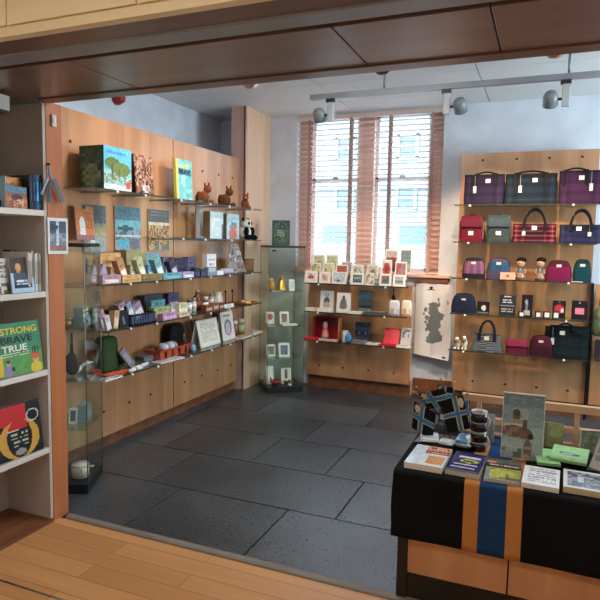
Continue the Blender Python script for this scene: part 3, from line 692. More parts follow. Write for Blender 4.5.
for a in ((206, 213, 305, .27, (128, 70, 44), 'brown fudge box, left of three at the shelf front'), (213.5, 219, 303, .25, (150, 92, 62), 'brown fudge box, middle of three at the shelf front'), (219.5, 225, 303, .25, (116, 60, 42), 'brown fudge box touching the white label card')):
    L4box(a[0], a[1], a[2], a[3], .05, a[4], (206, 170, 140), a[5])
card(SL(225, 234, 304, 'L4', .27), 'white label card standing by the brown fudge boxes', art((236, 234, 230), ('l', .15, .2, .85, .8, (150, 146, 140), 4)), None, 'label_card', 'card', .3)
(x, y, z), w, h, rz = SL(225.5, 235, 289, 'L4', .1)
b = MB(); b.box(-w/2, w/2, 0, .03, 0, .012, (120, 74, 44)); 
for s in (-1, 1): b.tube([(s*w*.36, .015, .01), (s*w*.36, .015, h*.8)], .006, (60, 40, 30), 8); b.ball((s*w*.36, .015, h*.85), .012, (30, 26, 26))
o = b.build('peg_rack', 'plastic', None, (x, y, z), rz); tag(o, 'little wooden rack with two dark pegs at the back of the fourth shelf', 'rack')
# copper tray with tealights
X = -2.70; zc = ZL['L4']; yc = LY(247, zc, X); r = .115
b = MB(); b.lathe([(0, .002), (r*.9, .002), (r, .022), (r*.97, .022), (r*.88, .007), (0, .007)], (206, 124, 70), 24)
o = b.build('copper_tray', 'metal', None, (X-.02, yc, zc+.001), 0); tag(o, 'round copper tray at the right end of the fourth left shelf', 'tray')
for i, (dx, dy) in enumerate(((.03, -.02), (.02, .06), (-.05, .03))):
    b = MB(); b.lathe([(0, 0), (.019, 0), (.021, .022), (.017, .02), (0, .018)], (236, 206, 150), 12); o = b.build('tealight', 'ceramic', None, (X-.02+dx*.8, yc+dy*.8, zc+.009)); tag(o, 'small tealight in the copper tray', 'candle', 'tealights in the copper tray')

# ---------------- left wall, bottom shelf
def bag5():
    (x, y, z), w, h, rz = SL(104, 120, 337, 'L5', .2)
    b = MB(); b.ball((0, .05, h*.5), (w*.5, .05, h*.5), (52, 74, 44), e1=.35, e2=.4, flat=0); o = b.build('gift_bag', 'cloth', None, (x, y, z), rz); tag(o, 'dark green glossy gift bag at the left of the bottom shelf', 'bag')
    MB().tube([(-w*.2, .05, h*.95), (-w*.15, .05, h*1.12), (w*.15, .05, h*1.12), (w*.2, .05, h*.95)], .003, (40, 60, 34), 6).build('handle', 'cloth', o)
bag5()
b = MB(); (x, y, z), w, h, rz = narrow(SL(119, 131, 353, 'L5', .13))
b.lathe([(0, 0), (w*.3, 0), (w*.5, h), (w*.46, h), (w*.27, .01), (0, .01)], [(26, 24, 26), (26, 24, 26), (206, 196, 180), (26, 24, 26), (26, 24, 26)], 20, cy=w/2)
o = b.build('bowl', 'ceramic', None, (x, y, z), rz); tag(o, 'black bowl with a pale rim behind the flat green book', 'bowl')
carton(SL(131, 136, 343, 'L5', .24), 'slim_case', 'slim grey case leaning diagonally behind the flat green book', 'case', .012, (112, 110, 116), art((128, 126, 134), ('r', .2, .2, .8, .8, (150, 150, 160))), roll=-.75, mat='gloss')
def L5flat(px0, px1, pyc, d, dw, h, rot, fn, name, label, cat, edge=W_, mat='paper', lift=0):
    z = ZL['L5']; X = -2.95+d; a, c = LY(px0, z, X), LY(px1, z, X)
    return flat(name, label, cat, (X, (a+c)/2, z+.001+lift), c-a, dw, h, PI/2+rot, fn, edge, mat=mat)
L5flat(113, 142, 0, .18, .09, .022, .04, art((70, 94, 60), ('l', .2, .4, .7, .7, (96, 116, 78), 3), n=.08), 'hardback_book', 'dark green book lying flat on the bottom shelf', 'book', (58, 70, 44), 'gloss')
L5flat(105, 128, 0, .25, .08, .012, .05, art((212, 84, 52), ('l', .2, .3, .8, .7, (232, 150, 110), 2)), 'leaflet', 'orange-red leaflet at the front left of the bottom shelf', 'leaflet', (190, 70, 46))
L5flat(101, 119, 0, .31, .07, .01, .03, art((206, 206, 206), ('b', 0, 0, 1, 1, (120, 122, 128), 6)), 'leaflet', 'grey and white leaflet overhanging the shelf edge below the green bag', 'leaflet')
for i, (p0, p1, dd) in enumerate(((131, 149, .27), (129, 142, .305))):
    z = ZL['L5']; X = -2.95+dd; a, c = LY(p0, z, X), LY(p1, z, X)
    b = MB(); b.tube([(0, -(c-a)/2, .014), (0, (c-a)/2, .014)], .0135, (226, 224, 220), 12); b.tube([(0, -.01, .014), (0, .01, .014)], .0142, (150, 130, 120), 12)
    o = b.build('paper_roll', 'paper', None, (X, (a+c)/2, z+.001), .12-.1*i); tag(o, ('rolled white paper lying behind another roll on the bottom shelf', 'shorter rolled white paper at the front edge of the bottom shelf')[i], 'paper roll')
carton(SL(144, 154, 356, 'L5', .2), 'slate_box', 'dark grey box in the middle of the bottom shelf', 'box', .08, (84, 80, 84), art((96, 92, 96), ('l', .2, .3, .8, .7, (130, 126, 130), 3)))
L5flat(157, 179, 0, .285, .1, .008, -.05, art((196, 192, 196), ('l', .1, .2, .9, .8, (140, 140, 150), 4)), 'leaflet', 'white printed leaflets lying in front of the red tray', 'leaflet')
o = basket(SL(159, 192, 347, 'L5', .25), 'reddish-brown wooden tray basket on the bottom shelf', .14, (150, 66, 44), (166, 76, 50), 'tray_basket', 5)
(x, y, z), w, h, rz = SL(163, 178, 341, 'L5', .2)
b = MB()
for i in range(4): b.ball((-w*.3+i*w*.2, .03, h*.62), (w*.16, .05, h*.3), ((206, 206, 214), (150, 152, 164))[i % 2])
o = b.build('cloth_bundle', 'cloth', None, (x, y, z), rz); tag(o, 'white and grey cloth bundle heaped in the red tray', 'cloth')
(x, y, z), w, h, rz = SL(172, 187, 323, 'L5', .12)
b = MB(); b.ball((0, .05, h*.5), (w*.5, .05, h*.5), (22, 20, 22), e1=.6, e2=.6, flat=0); o = b.build('pouch', 'leather', None, (x, y, z), rz); tag(o, 'black leather pouch with chrome clasp behind the red tray', 'pouch')
MB().tube([(w*.28+.01*math.cos(t), -.004, h*.45+.03*math.sin(t)) for t in [i*.5 for i in range(13)]], .003, (206, 200, 196), 6).build('clasp', 'metal', o)
b = MB(); (x, y, z), w, h, rz = narrow(SL(193, 197.5, 345, 'L5', .30)); b.lathe([(0, 0), (w*.5, .004), (w*.6, h*.5), (w*.4, h)], (126, 160, 196), 14, cy=w/2); o = b.build('glass_ornament', 'gloss', None, (x, y, z), rz); tag(o, 'small blue glass ornament at the front edge beside the certificate', 'ornament')
carton(SL(196, 202, 320, 'L5', .12), 'framed_picture', 'dark picture frame standing half behind the cream certificate', 'framed picture', .02, (84, 84, 80), None, lean=.2)
card(SL(201, 221, 319, 'L5', .24), 'cream framed certificate with faint writing on the bottom shelf', framed(art((222, 216, 202), ('l', .1, .1, .9, .9, (178, 170, 156), 9)), (198, 192, 178), .05), None, 'certificate', 'print', .22, (22, 26))
carton(SL(215, 220.5, 312, 'L5', .12), 'hardback_book', 'dark red book standing between certificate and portrait card', 'book', .03, (108, 50, 44), art((120, 56, 48), n=.1))
card(SL(223.5, 235.5, 312, 'L5', .22), 'tall cream card with a grey portrait oval on the bottom shelf', art((224, 214, 204), ('e', .5, .45, .3, .3, (128, 120, 140)), ('e', .5, .42, .18, .22, (190, 180, 190)), ('r', .2, .85, .8, .9, (150, 140, 146)), n=.05), None, 'portrait_card', 'card', .16, (18, 30))
jar(narrow(SL(235, 240.5, 321, 'L5', .14)), 'red-brown jar with a pale lid behind the leaflet pile', (150, 80, 56), (226, 216, 200))
jar(narrow(SL(241, 247.5, 319, 'L5', .14)), 'yellow-green jar with a pale lid at the right of the bottom shelf', (150, 150, 86), (226, 220, 206), (196, 196, 140))
for i, (p0, p1, dd, rt, c, lb) in enumerate(((236, 248, .25, .08, (206, 176, 130), 'tan printed leaflet lying at the right of the bottom shelf'), (249.5, 258, .22, -.04, (214, 200, 176), 'cream printed leaflet at the far right end of the bottom shelf'))):
    L5flat(p0, p1, 0, dd, .1, .012, rt, art(c, ('b', .1, .1, .9, .9, [v*.75 for v in c], 7), n=.1), 'leaflet', lb, 'leaflet')
# ------------------------------------------------------------------ inside the glass cabinets (things stand at world points)
def place_in(cabinet, rz, lx, ly, lz):
    o = cabinet.location; c, s = math.cos(rz), math.sin(rz)
    return (o.x+lx*c-ly*s, o.y+lx*s+ly*c, lz)
PA = lambda lx, ly, z: place_in(cabA, rzA, lx, ly, z+.001)
PB = lambda lx, ly, z: place_in(cabB, rzB, lx, ly, z+.001)
def mug(loc, rz, r, h, body, label, bands=(), handle=(220, 216, 210), group=None, saucer=None, seg=24):
    b = MB(); b.lathe([(0, 0), (r*.93, 0), (r, .004), (r, h), (r*.92, h), (r*.9, .006), (0, .006)], [body, body, body, handle, (200, 196, 188), (200, 196, 188)], seg)
    o = b.build('mug', 'ceramic', None, loc, rz); tag(o, label, 'mug', group)
    hb = MB(); hb.tube([(r*.95+.45*r*math.sin(t), 0, h*.5+h*.28*math.cos(t)) for t in [PI*i/10 for i in range(11)]], r*.1, handle, 8); hb.build('handle', 'ceramic', o)
    for z0, z1, c in bands: MB().lathe([(r*1.008, h*z0), (r*1.008, h*z1)], c, seg).build('band', 'ceramic', o)
    if saucer: MB().lathe([(r*1.35, .0), (r*1.4, .006), (r*1.01, .006)], saucer, seg).build('saucer', 'ceramic', o)
    return o
mug(PA(.27, .13, .06), -.6, .055, .085, (206, 178, 156), 'pinkish-cream mug standing on the black base of the door-side cabinet', [(.86, 1.0, (226, 206, 190))])
mug(PA(.175, .06, .06), -2.4, .036, .07, (206, 160, 84), 'small yellow mug at the front of the door-side cabinet base')
o = MB().tube([(0, 0, 0), (.07, .02, .0)], .008, (214, 206, 196), 8).build('spoon_rest', 'ceramic', None, PA(.245, .26, .069), .5); tag(o, 'white ceramic spoon rest beside the cream mug in the cabinet', 'spoon rest')
b = MB(); b.lathe([(0, 0), (.014, 0), (.014, .1), (.004, .105), (0, .12)], (236, 230, 214), 12); o = b.build('candle', 'ceramic', None, PA(.15, .12, .06)); tag(o, 'white pillar candle half hidden by the door post, on the cabinet base', 'candle')
# dark round-bodied instrument on the third shelf from the top
b = MB(); b.ball((0, 0, .075), (.05, .02, .072), (70, 56, 48)); b.tube([(0, 0, .13), (0, 0, .27)], [.012, .007], (60, 46, 38), 8)
o = b.build('wooden_ladle', 'gloss', None, PA(.22, .16, .70), rzA); tag(o, 'dark round-bowled wooden ladle standing in the door-side cabinet', 'ladle')
card((PA(.23, .12, .40), .05, .1, rzA), 'small white card on the lowest glass shelf of the door-side cabinet', framed(art((120, 110, 104), n=.1), (232, 228, 220), .2), None, 'greeting_card', 'card')
b = MB(); b.ball((0, 0, .02), (.02, .02, .02), (206, 160, 80), flat=0); b.ball((.012, 0, .045), .012, (214, 170, 90)); b.ball((.026, 0, .044), (.008, .004, .004), (190, 120, 50))
o = b.build('brass_bird', 'metal', None, PA(.22, .1, 1.02), 0); tag(o, 'tiny golden bird figure on a glass shelf of the door-side cabinet', 'figurine')
b = MB().box(-.05, .05, -.03, .03, 0, .035, (120, 118, 112)); o = b.build('stone_coaster', 'plastic', None, PA(.19, .2, 1.02), rzA); tag(o, 'grey slate coaster stack on a glass shelf of the door-side cabinet', 'coaster')
# white porcelain and mint things seen on the other face of the cabinet
b = MB(); b.ball((0, 0, .03), (.055, .03, .03), (226, 228, 230), flat=0); b.tube([(.04, 0, .035), (.08, 0, .06), (.12, 0, .065)], [.012, .009, .007], (226, 228, 230), 8)
o = b.build('porcelain_bird', 'ceramic', None, PA(.21, .22, .70), rzA+.5); tag(o, 'white porcelain bird with long tail in the door-side cabinet', 'figurine')
carton((PA(.31, .2, .40), .11, .11, rzA+PI/2), 'glass_block', 'pale grey-green box on the lowest shelf of the door-side cabinet', 'box', .06, (150, 166, 160), art((160, 176, 170), ('r', .2, .2, .8, .8, (190, 200, 196)), n=.1), mat='gloss')
carton((PA(.30, .19, 1.02), .1, .11, rzA+PI/2), 'striped_box', 'grey box with white stripes in the door-side cabinet', 'box', .06, (140, 150, 146), art((140, 152, 148), ('r', 0, .2, 1, .32, W_), ('r', 0, .5, 1, .62, W_), ('r', 0, .8, 1, .88, W_)))
def star(loc, rz, r, col, label):
    b = MB(); pl = []
    for i in range(10): a = PI/2+i*PI/5; q = r if i % 2 == 0 else r*.45; pl.append((q*math.cos(a), r*.82+q*math.sin(a)))
    b.prism(pl, -.008, .008, col); o = b.build('star_ornament', 'plastic', None, loc, rz); tag(o, label, 'ornament', 'star ornaments in the cabinet')
star(PA(.335, .27, 1.02), rzA+PI/2, .05, (170, 206, 206), 'mint green star ornament standing in the door-side cabinet')
star(PA(.335, .12, 1.02), rzA+PI/2, .042, (186, 200, 216), 'pale blue star ornament left of the mint one in the cabinet')
# corner cabinet
b = MB(); b.lathe([(.07, 0), (.062, .02), (.045, .09), (.03, .12), (.012, .13), (0, .131)], (216, 168, 84), 20); b.ball((0, 0, .14), .014, (190, 140, 60))
o = b.build('brass_bell', 'metal', None, PB(.16, .1, 1.06)); tag(o, 'large golden bell on the top shelf of the corner cabinet', 'bell')
b = MB(); b.ball((0, 0, .05), (.035, .03, .05), (206, 150, 80), flat=0); b.ball((0, -.01, .11), .026, (214, 166, 104))
o = b.build('golden_figure', 'plush', None, PB(.055, .1, 1.06)); tag(o, 'small golden-tan plush figure left of the bell', 'plush toy')
card((PB(.27, .07, 1.06), .06, .12, rzB), 'white card right of the golden bell in the corner cabinet', framed(art((190, 200, 206), n=.1), (236, 230, 222), .15))
flat('label_strip', 'white price strip lying before the golden bell', 'label', PB(.1, .035, 1.06), .1, .03, .006, rzB, art(W_, ('l', .1, .2, .9, .8, (140, 140, 140), 2)))
card((PB(.066, .16, .70), .094, .13, rzB+.06), 'white card with a big red flower in the corner cabinet', art((232, 226, 216), ('e', .5, .62, .34, .26, (182, 76, 66)), n=.04))
card((PB(.2, .085, .70), .1, .14, rzB), 'white card with a brown landscape beside the red flower card', framed(art((140, 104, 90), ('b', 0, 0, 1, .5, (190, 160, 140), 6), n=.15), W_, .17))
flat('card_stack', 'stack of white cards lying at the front of the middle cabinet shelf', 'card stack', PB(.24, .04, .70), .16, .05, .02, rzB, art(W_))
card((PB(.07, .12, .36), .1, .13, rzB+.06), 'white card with a dark grey-green picture, lower shelf of corner cabinet', framed(art((112, 112, 96), ('b', 0, 0, 1, .5, (150, 150, 130), 6), n=.1), W_, .17))
card((PB(.2, .07, .36), .12, .15, rzB), 'white card with a slate blue picture beside the grey-green card', framed(art((110, 118, 134), ('b', 0, 0, 1, .5, (80, 86, 100), 6), n=.1), W_, .17))
card((PB(.068, .14, .06), .085, .19, rzB+.12), 'tall white card with a dark spot standing on the corner cabinet base', art((232, 224, 216), ('e', .6, .28, .16, .1, (96, 60, 56))))
card((PB(.24, .12, .06), .11, .17, rzB), 'white card with a small kilted figure on the corner cabinet base', art((230, 224, 212), ('r', .4, .55, .6, .8, (70, 100, 60)), ('r', .35, .35, .65, .55, (150, 50, 50)), ('e', .5, .86, .1, .07, (150, 110, 90)), ('r', .1, .1, .9, .2, (200, 190, 180))))
b = MB()
for i in range(7): a = i*PI*2/7; b.ball((.028*math.cos(a), .028*math.sin(a), .045), (.022, .022, .018), (176, 52, 50))
b.ball((0, 0, .05), .016, (150, 40, 44)); b.lathe([(.03, 0), (.04, .035), (0, .035)], (60, 44, 40), 12)
o = b.build('felt_flower', 'plush', None, PB(.1, .06, .06)); tag(o, 'red felt flower on the black base of the corner cabinet', 'ornament')
for i, (lx, ly, c, lb) in enumerate(((.22, .055, (76, 96, 52), 'green moss posy left of the white pebble candle'), (.27, .07, (110, 116, 64), 'yellow-green posy at the right of the cabinet base'))):
    b = MB()
    for k in range(9): b.ball((random.uniform(-.02, .02), random.uniform(-.015, .015), .02+random.uniform(0, .03)), .014, [v*random.uniform(.8, 1.2) for v in c], 8, 6)
    o = b.build('posy', 'plush', None, PB(lx, ly, .06)); tag(o, lb, 'ornament', 'green posies in the corner cabinet')
b = MB(); b.ball((0, 0, .014), (.024, .02, .014), (226, 220, 210), flat=0); o = b.build('pebble_candle', 'ceramic', None, PB(.25, .022, .06)); tag(o, 'white pebble-shaped candle at the front of the cabinet base', 'candle')
S = ((*PB(.16, .14, 1.53)[:2], 1.531), .185, .26, rzB-.25)
book(S, 'hardback_book', 'dark green patterned book standing on top of the corner cabinet', 'book', .03, (58, 74, 66), art((66, 88, 84), ('e', .5, .5, .42, .46, (96, 116, 88)), ('e', .5, .5, .34, .4, (56, 76, 84)), ('b', .15, .15, .85, .85, (110, 124, 96), 14), ('l', .3, .35, .7, .6, (190, 196, 180), 4), n=.1), lean=.06, res=(24, 30))

# ------------------------------------------------------------------ greeting cards on the shelf under the window: three stepped rows
def riser(label, y, h):
    b = MB(); z = ZBK['B1']; x0, x1 = BX(308, z, y), BX(406, z, y)
    b.box(x0, x1, y-.006, y+.035, h-.004, h); b.box(x0, x1, y+.031, y+.035, 0, h-.004); 
    o = b.build('card_riser', 'acrylic', None, (0, 0, z+.0005)); tag(o, label, 'display stand', 'clear stepped card risers'); return h
def wcard(px0, px1, pyt, row, fn, label, k='B1'):
    Y = (5.66, 5.745, 5.82)[row]; dz = (0, .06, .115)[row]
    z = ZBK['B1']+dz; a, b_ = BX(px0, z, Y), BX(px1, z, Y); h = ZT(pyt, (a+b_)/2, Y)-z
    card(((( a+b_)/2, Y, z+.001), b_-a, h, 0), label, fn, 'greeting cards in three rows under the window', lean=.1)
riser('clear riser under the middle row of greeting cards', 5.745, .06); riser('clear riser under the back row of greeting cards', 5.82, .115)
fr = lambda c, *s, b=.16: framed(art(c, *s, n=.12), (238, 234, 228), b)
for a in ((304.5, 317, 271, 0, fr((226, 214, 206), ('r', .1, .2, .9, .6, (168, 92, 84)), ('e', .5, .75, .2, .15, (150, 160, 150))), 'front-row card at far left with a red printed scene'),
          (319, 330, 272, 0, fr((222, 202, 190), ('e', .5, .5, .35, .4, (196, 168, 156)), ('e', .4, .6, .1, .1, (150, 100, 90))), 'front-row card with pinkish circle, second from left'),
          (331.5, 346, 272, 0, fr((190, 200, 214), ('e', .4, .2, .12, .14, (92, 84, 90)), ('r', 0, 0, 1, .1, (210, 210, 220)), b=.08), 'pale blue front-row card with a small dark figure'),
          (350, 364, 273, 0, fr((96, 116, 120), ('r', .1, .45, .9, .6, (170, 196, 190)), ('r', 0, 0, 1, .3, (76, 92, 96))), 'front-row card with a dark teal seascape'),
          (365, 373.5, 273, 0, fr((222, 212, 188), ('b', 0, 0, 1, 1, (150, 134, 100), 5), b=.1), 'narrow cream patterned card right of the teal seascape'),
          (379, 391, 274, 0, fr((84, 104, 112), ('b', 0, .5, 1, 1, (190, 84, 62), 5), ('r', 0, 0, 1, .3, (72, 120, 124))), 'front-row card with red and teal scene'),
          (392.5, 405, 275, 0, fr((156, 172, 176), ('r', 0, .3, 1, .45, (110, 126, 132)), ('r', 0, 0, 1, .3, (176, 160, 158))), 'front-row grey-teal card at far right'),
          (311, 320, 263, 1, fr((200, 200, 160), ('b', 0, 0, 1, 1, (140, 150, 84), 5), b=.1), 'middle-row card with yellow-green plants, far left'),
          (322.5, 333.5, 263, 1, fr((206, 202, 170), ('b', .1, 0, .9, .6, (120, 132, 84), 6), b=.1), 'middle-row cream and green card, second from left'),
          (335.5, 347.5, 265, 1, fr((174, 82, 78), ('r', .1, .1, .9, .5, (150, 66, 66)), b=.1), 'middle-row red card behind the pale blue one'),
          (352, 363, 265, 1, fr((196, 200, 192), ('b', .1, .2, .9, .8, (92, 110, 96), 6), b=.1), 'middle-row card with dark green sprigs'),
          (367, 378, 265, 1, fr((196, 192, 170), ('e', .5, .4, .3, .3, (140, 110, 72)), b=.1), 'middle-row card with a small brown animal'),
          (381, 391, 260, 1, fr((222, 206, 196), ('e', .5, .5, .42, .42, (178, 66, 62)), ('e', .5, .5, .15, .15, (120, 40, 40)), b=.06), 'middle-row card with a big red bloom'),
          (394.5, 406, 262, 1, fr((150, 120, 136), ('b', 0, 0, 1, 1, (176, 80, 72), 5), b=.1), 'middle-row card of red and mauve patches, far right'),
          (313, 324, 255, 2, fr((184, 190, 160), ('e', .5, .4, .2, .25, (178, 120, 84)), b=.06), 'back-row greenish card with an orange spot'),
          (325.5, 337, 255, 2, fr((178, 190, 156), ('b', .2, .2, .8, .6, (110, 120, 90), 5), b=.06), 'back-row pale green card'),
          (341, 352, 262, 2, fr((160, 150, 166), b=.06), 'back-row lilac card mostly hidden behind the red one'),
          (384.5, 397, 249.5, 2, fr((130, 66, 70), ('b', 0, 0, 1, .5, (80, 50, 60), 5), ('r', 0, .7, 1, 1, (190, 170, 170)), b=.08), 'back-row dark red card, tall at the right'),
          (399, 411, 248.5, 2, fr((110, 128, 142), ('r', .2, 0, 1, .4, (156, 160, 150)), b=.05), 'back-row slate blue card at the right end')): wcard(*a)

# ------------------------------------------------------------------ shelf two and three under the window
def Bflat(px0, px1, k, Y, d, h, fn, name, label, cat, edge=W_, mat='paper', rz=0, lift=0):
    z = (ZBK if k[0] == 'B' else ZR)[k]; a, b_ = BX(px0, z, Y), BX(px1, z, Y)
    return flat(name, label, cat, ((a+b_)/2, Y, z+.001+lift), b_-a, d, h, rz, fn, edge, mat=mat)
Bflat(307, 317, 'B2', 5.70, .09, .03, art(W_, ('l', .1, .2, .9, .8, (180, 170, 160), 3)), 'card_stack', 'flat stack of white cards at the left end of the second window shelf', 'card stack')
Bflat(318, 333, 'B2', 5.68, .08, .035, art(W_, ('r', .4, .3, .6, .7, (150, 146, 140))), 'card_stack', 'flat stack of white cards in front of the stag print', 'card stack')
card(SB(319.5, 332.5, 291, 'B2', 5.74), 'white print with a grey stag head on the second window shelf', art((232, 230, 226), ('e', .5, .5, .22, .2, (110, 108, 112)), ('r', .4, .62, .46, .85, (90, 90, 94)), ('r', .56, .62, .62, .85, (90, 90, 94)), ('e', .5, .3, .3, .14, (176, 174, 176))), None, 'art_print', 'print', .14, (18, 22))
card(SB(336, 349.5, 293, 'B2', 5.67), 'white print with a grey tree shape on the second window shelf', art((230, 226, 222), ('e', .5, .36, .3, .2, (120, 116, 118)), ('e', .5, .56, .2, .18, (110, 108, 112)), ('e', .5, .74, .1, .12, (96, 94, 98))), None, 'art_print', 'print', .14, (18, 22))
Bflat(351, 363, 'B2', 5.69, .1, .02, art(W_), 'card_stack', 'flat white card stack left of the dark grey tray', 'card stack')
S = SB(358, 371, 291, 'B2', 5.78); book(S, 'hardback_book', 'dark teal landscape book standing on the second window shelf', 'book', .02, (40, 54, 60), art((64, 84, 92), ('r', 0, .65, 1, .95, (84, 108, 118)), ('r', 0, 0, 1, .2, (110, 120, 96)), ('r', 0, .2, 1, .35, (40, 56, 64)), n=.12), lean=.12)
Bflat(366, 386, 'B2', 5.68, .11, .035, art((120, 120, 118), ('l', .1, .2, .9, .8, (170, 170, 166), 3)), 'slate_tray', 'dark grey slate tray lying on the second window shelf', 'tray', (78, 78, 80))
def packet(S, label, c1, c2):
    (x, y, z), w, h, rz = S; b = MB(); b.ball((0, .02, h*.5), (w*.5, .02, h*.5), c1, 16, 12, e1=.35, e2=.4, flat=0, fn=lambda u, v: c2 if v < -.1 and noise2(int(u*5), int(v*7)) > .35 else c1)
    o = b.build('sweet_packet', 'gloss', None, (x, y, z), rz); tag(o, label, 'packet'); MB().box(-w*.4, w*.4, .016, .024, h*.93, h*1.04, c1).build('seal', 'gloss', o)
packet(SB(388.5, 399, 301, 'B2', 5.68), 'white and blue packet under the hanging dark spoon', (206, 212, 222), (176, 160, 160))
packet(SB(401, 411, 301, 'B2', 5.68), 'white and orange packet at the right end of the second window shelf', (226, 220, 208), (206, 160, 120))
x = BX(393.5, 1, 5.885); b = MB(); b.ball((x, 5.885, ZT(298, x, 5.885)), (.022, .009, .032), (40, 30, 30)); b.tube([(x, 5.885, ZT(296, x, 5.885)), (x, 5.885, ZT(288.5, x, 5.885))], .006, (48, 36, 34), 8)
o = b.build('wooden_spoon', 'gloss'); tag(o, 'dark spoon hanging above the white and blue packet', 'spoon')
MB().tube([(x, 5.88, ZT(288.5, x, 5.885)), (x, 5.9, ZT(288, x, 5.885))], .003, (150, 150, 150), 6).build('hook', 'metal', o)
# bottom window shelf
S = SB(313, 339, 317, 'B3', 5.74); (x, y, z), w, h, rz = S
b = MB(); b.box(-w/2, w/2, .10, .106, 0, h, (168, 34, 46)); b.box(-w/2, -w/2+.005, 0, .1, 0, h, (150, 30, 42)); b.box(w/2-.005, w/2, -.03, .1, 0, h, (206, 92, 66)); b.box(-w/2, w/2, 0, .1, 0, .006, (160, 36, 48)); b.box(-w/2, w/2, .0, .1, h-.006, h, (130, 40, 70)); b.box(-w*.45, w*.45, .094, .1, h*.7, h*.92, (116, 46, 92))
o = b.build('gift_set_box', 'paper', None, (x, y, z), rz); tag(o, 'large open red gift box with orange side on the bottom window shelf', 'gift box')
MB().pic((w/2+.001, -.03, 0), (0, .13, 0), (0, 0, h), 6, 12, art((214, 110, 74), ('b', 0, 0, 1, 1, (190, 160, 90), 6), ('e', .5, .6, .2, .1, (120, 40, 50)))).build('printed_side', 'paper', o)
(x, y, z), w, h, rz = SB(320, 329, 322, 'B3', 5.76)
b = MB(); b.lathe([(0, .0), (w*.45, 0), (w*.4, h*.2), (w*.3, h*.5), (w*.2, h*.62), (w*.28, h*.75), (w*.2, h*.95), (0, h)], [(206, 170, 160), (206, 170, 160), (222, 140, 140), (214, 120, 120), (222, 190, 170), (226, 196, 176), (150, 110, 96)], 16, cy=0)
o = b.build('doll', 'plush', None, (x, y+.02, z+.007), rz); tag(o, 'small pink doll standing inside the open red gift box', 'doll')
Bflat(304.5, 318, 'B3', 5.67, .09, .02, art((200, 40, 50), ('l', .2, .3, .8, .7, (226, 120, 120), 2)), 'booklet', 'red booklet lying flat before the open red gift box', 'booklet', (186, 34, 46))
Bflat(319, 337, 'B3', 5.66, .05, .018, art((226, 214, 210)), 'card_stack', 'white and red strips lying before the open red gift box', 'card stack', (206, 160, 150))
S = SB(342.5, 347, 331, 'B3', 5.72); carton(S, 'gift_box', 'small white gift box behind the blue pouch', 'box', .04, W_, None)
(x, y, z), w, h, rz = SB(344.5, 350.5, 333, 'B3', 5.66); b = MB(); b.ball((0, .02, h*.4), (w*.5, .02, h*.42), (66, 140, 190), e1=.6, e2=.6, flat=0); b.ball((0, .02, h*.85), (w*.28, .012, h*.18), (90, 160, 206)); o = b.build('organza_pouch', 'gloss', None, (x, y, z)); tag(o, 'bright blue drawstring pouch on the bottom window shelf', 'pouch')
S = SB(354.5, 369, 323, 'B3', 5.75); carton(S, 'gift_box', 'navy box with two dark rings on the bottom window shelf', 'box', .06, (38, 42, 58), art((54, 60, 80), ('r', 0, .7, 1, 1, (40, 44, 60)), ('e', .27, .45, .22, .18, (24, 28, 44)), ('e', .73, .45, .22, .18, (24, 28, 44)), ('e', .27, .45, .12, .1, (70, 80, 110)), ('e', .73, .45, .12, .1, (70, 80, 110)), ('r', 0, 0, 1, .12, (70, 72, 80)), n=.1), res=(18, 18), lean=.1, mat='gloss')
Bflat(353, 366, 'B3', 5.68, .09, .03, art((110, 110, 116), ('l', .1, .2, .9, .8, (150, 150, 156), 3)), 'booklet', 'grey booklet pile lying before the navy ringed box', 'booklet', (120, 118, 120))
Bflat(367, 379, 'B3', 5.69, .1, .014, art((214, 212, 206), ('r', .3, .4, .7, .8, (120, 120, 126))), 'booklet', 'white booklet lying left of the red notebook', 'booklet')
S = SB(383, 398, 328, 'B3', 5.72); book(S, 'notebook', 'bright red notebook leaning on the bottom window shelf', 'notebook', .015, (196, 30, 40), art((206, 36, 46), ('r', .3, .1, .36, .9, (190, 30, 40)), n=.05), lean=.45)
Bflat(380.5, 396, 'B3', 5.665, .08, .02, art((190, 30, 40)), 'notebook', 'red notebook lying flat in front of the leaning red one', 'notebook', (176, 28, 38))
S = SB(400, 410, 328, 'B3', 5.74); carton(S, 'booklet', 'grey-purple booklet with dark figures at right end of bottom window shelf', 'booklet', .012, (176, 170, 172), art((186, 180, 184), ('b', .1, .4, .9, .9, (96, 92, 110), 6)), lean=.35)
Bflat(397, 410, 'B3', 5.665, .08, .02, art((196, 188, 188), ('r', .3, .2, .9, .6, (92, 88, 96))), 'booklet', 'pale booklet lying before the grey-purple one', 'booklet')
# ------------------------------------------------------------------ tartan bags on the right-hand panel
def bag_body(w, h, dep, fn, top=1.0, topd=.45, dome=False, e=.28, nu=96, nv=30):
    sg = lambda x, q: math.copysign(abs(x)**q, x)
    b = MB()
    def fp(u, v):
        a = 2*PI*u
        if dome:
            t = v*PI/2; kx = max(.0, math.cos(t))**.45; kd = max(0., math.cos(t))**.75; z = h*math.sin(t)**.95 if v > 0 else 0
        else:
            kx = 1+(top-1)*v; kd = 1+(topd-1)*v**1.3; z = h*v
            if v > .94: kx *= .985; kd *= .9
        return (sg(math.cos(a), e)*w/2*kx, dep/2+sg(math.sin(a), e)*dep/2*kd, z)
    def cf(u, v):
        x = sg(math.cos(2*PI*u), e); return tuple(q*.76 for q in fn((x+1)/2, v))
    b.grid(fp, nu, nv, cf)
    for v, flip in ((0, True), (1, False)):
        pts = [fp(i/nu, v) for i in range(nu)]; f = tuple(range(nu)); b.add(pts, [tuple(reversed(f)) if flip else f], cf(.25, v))
    return b
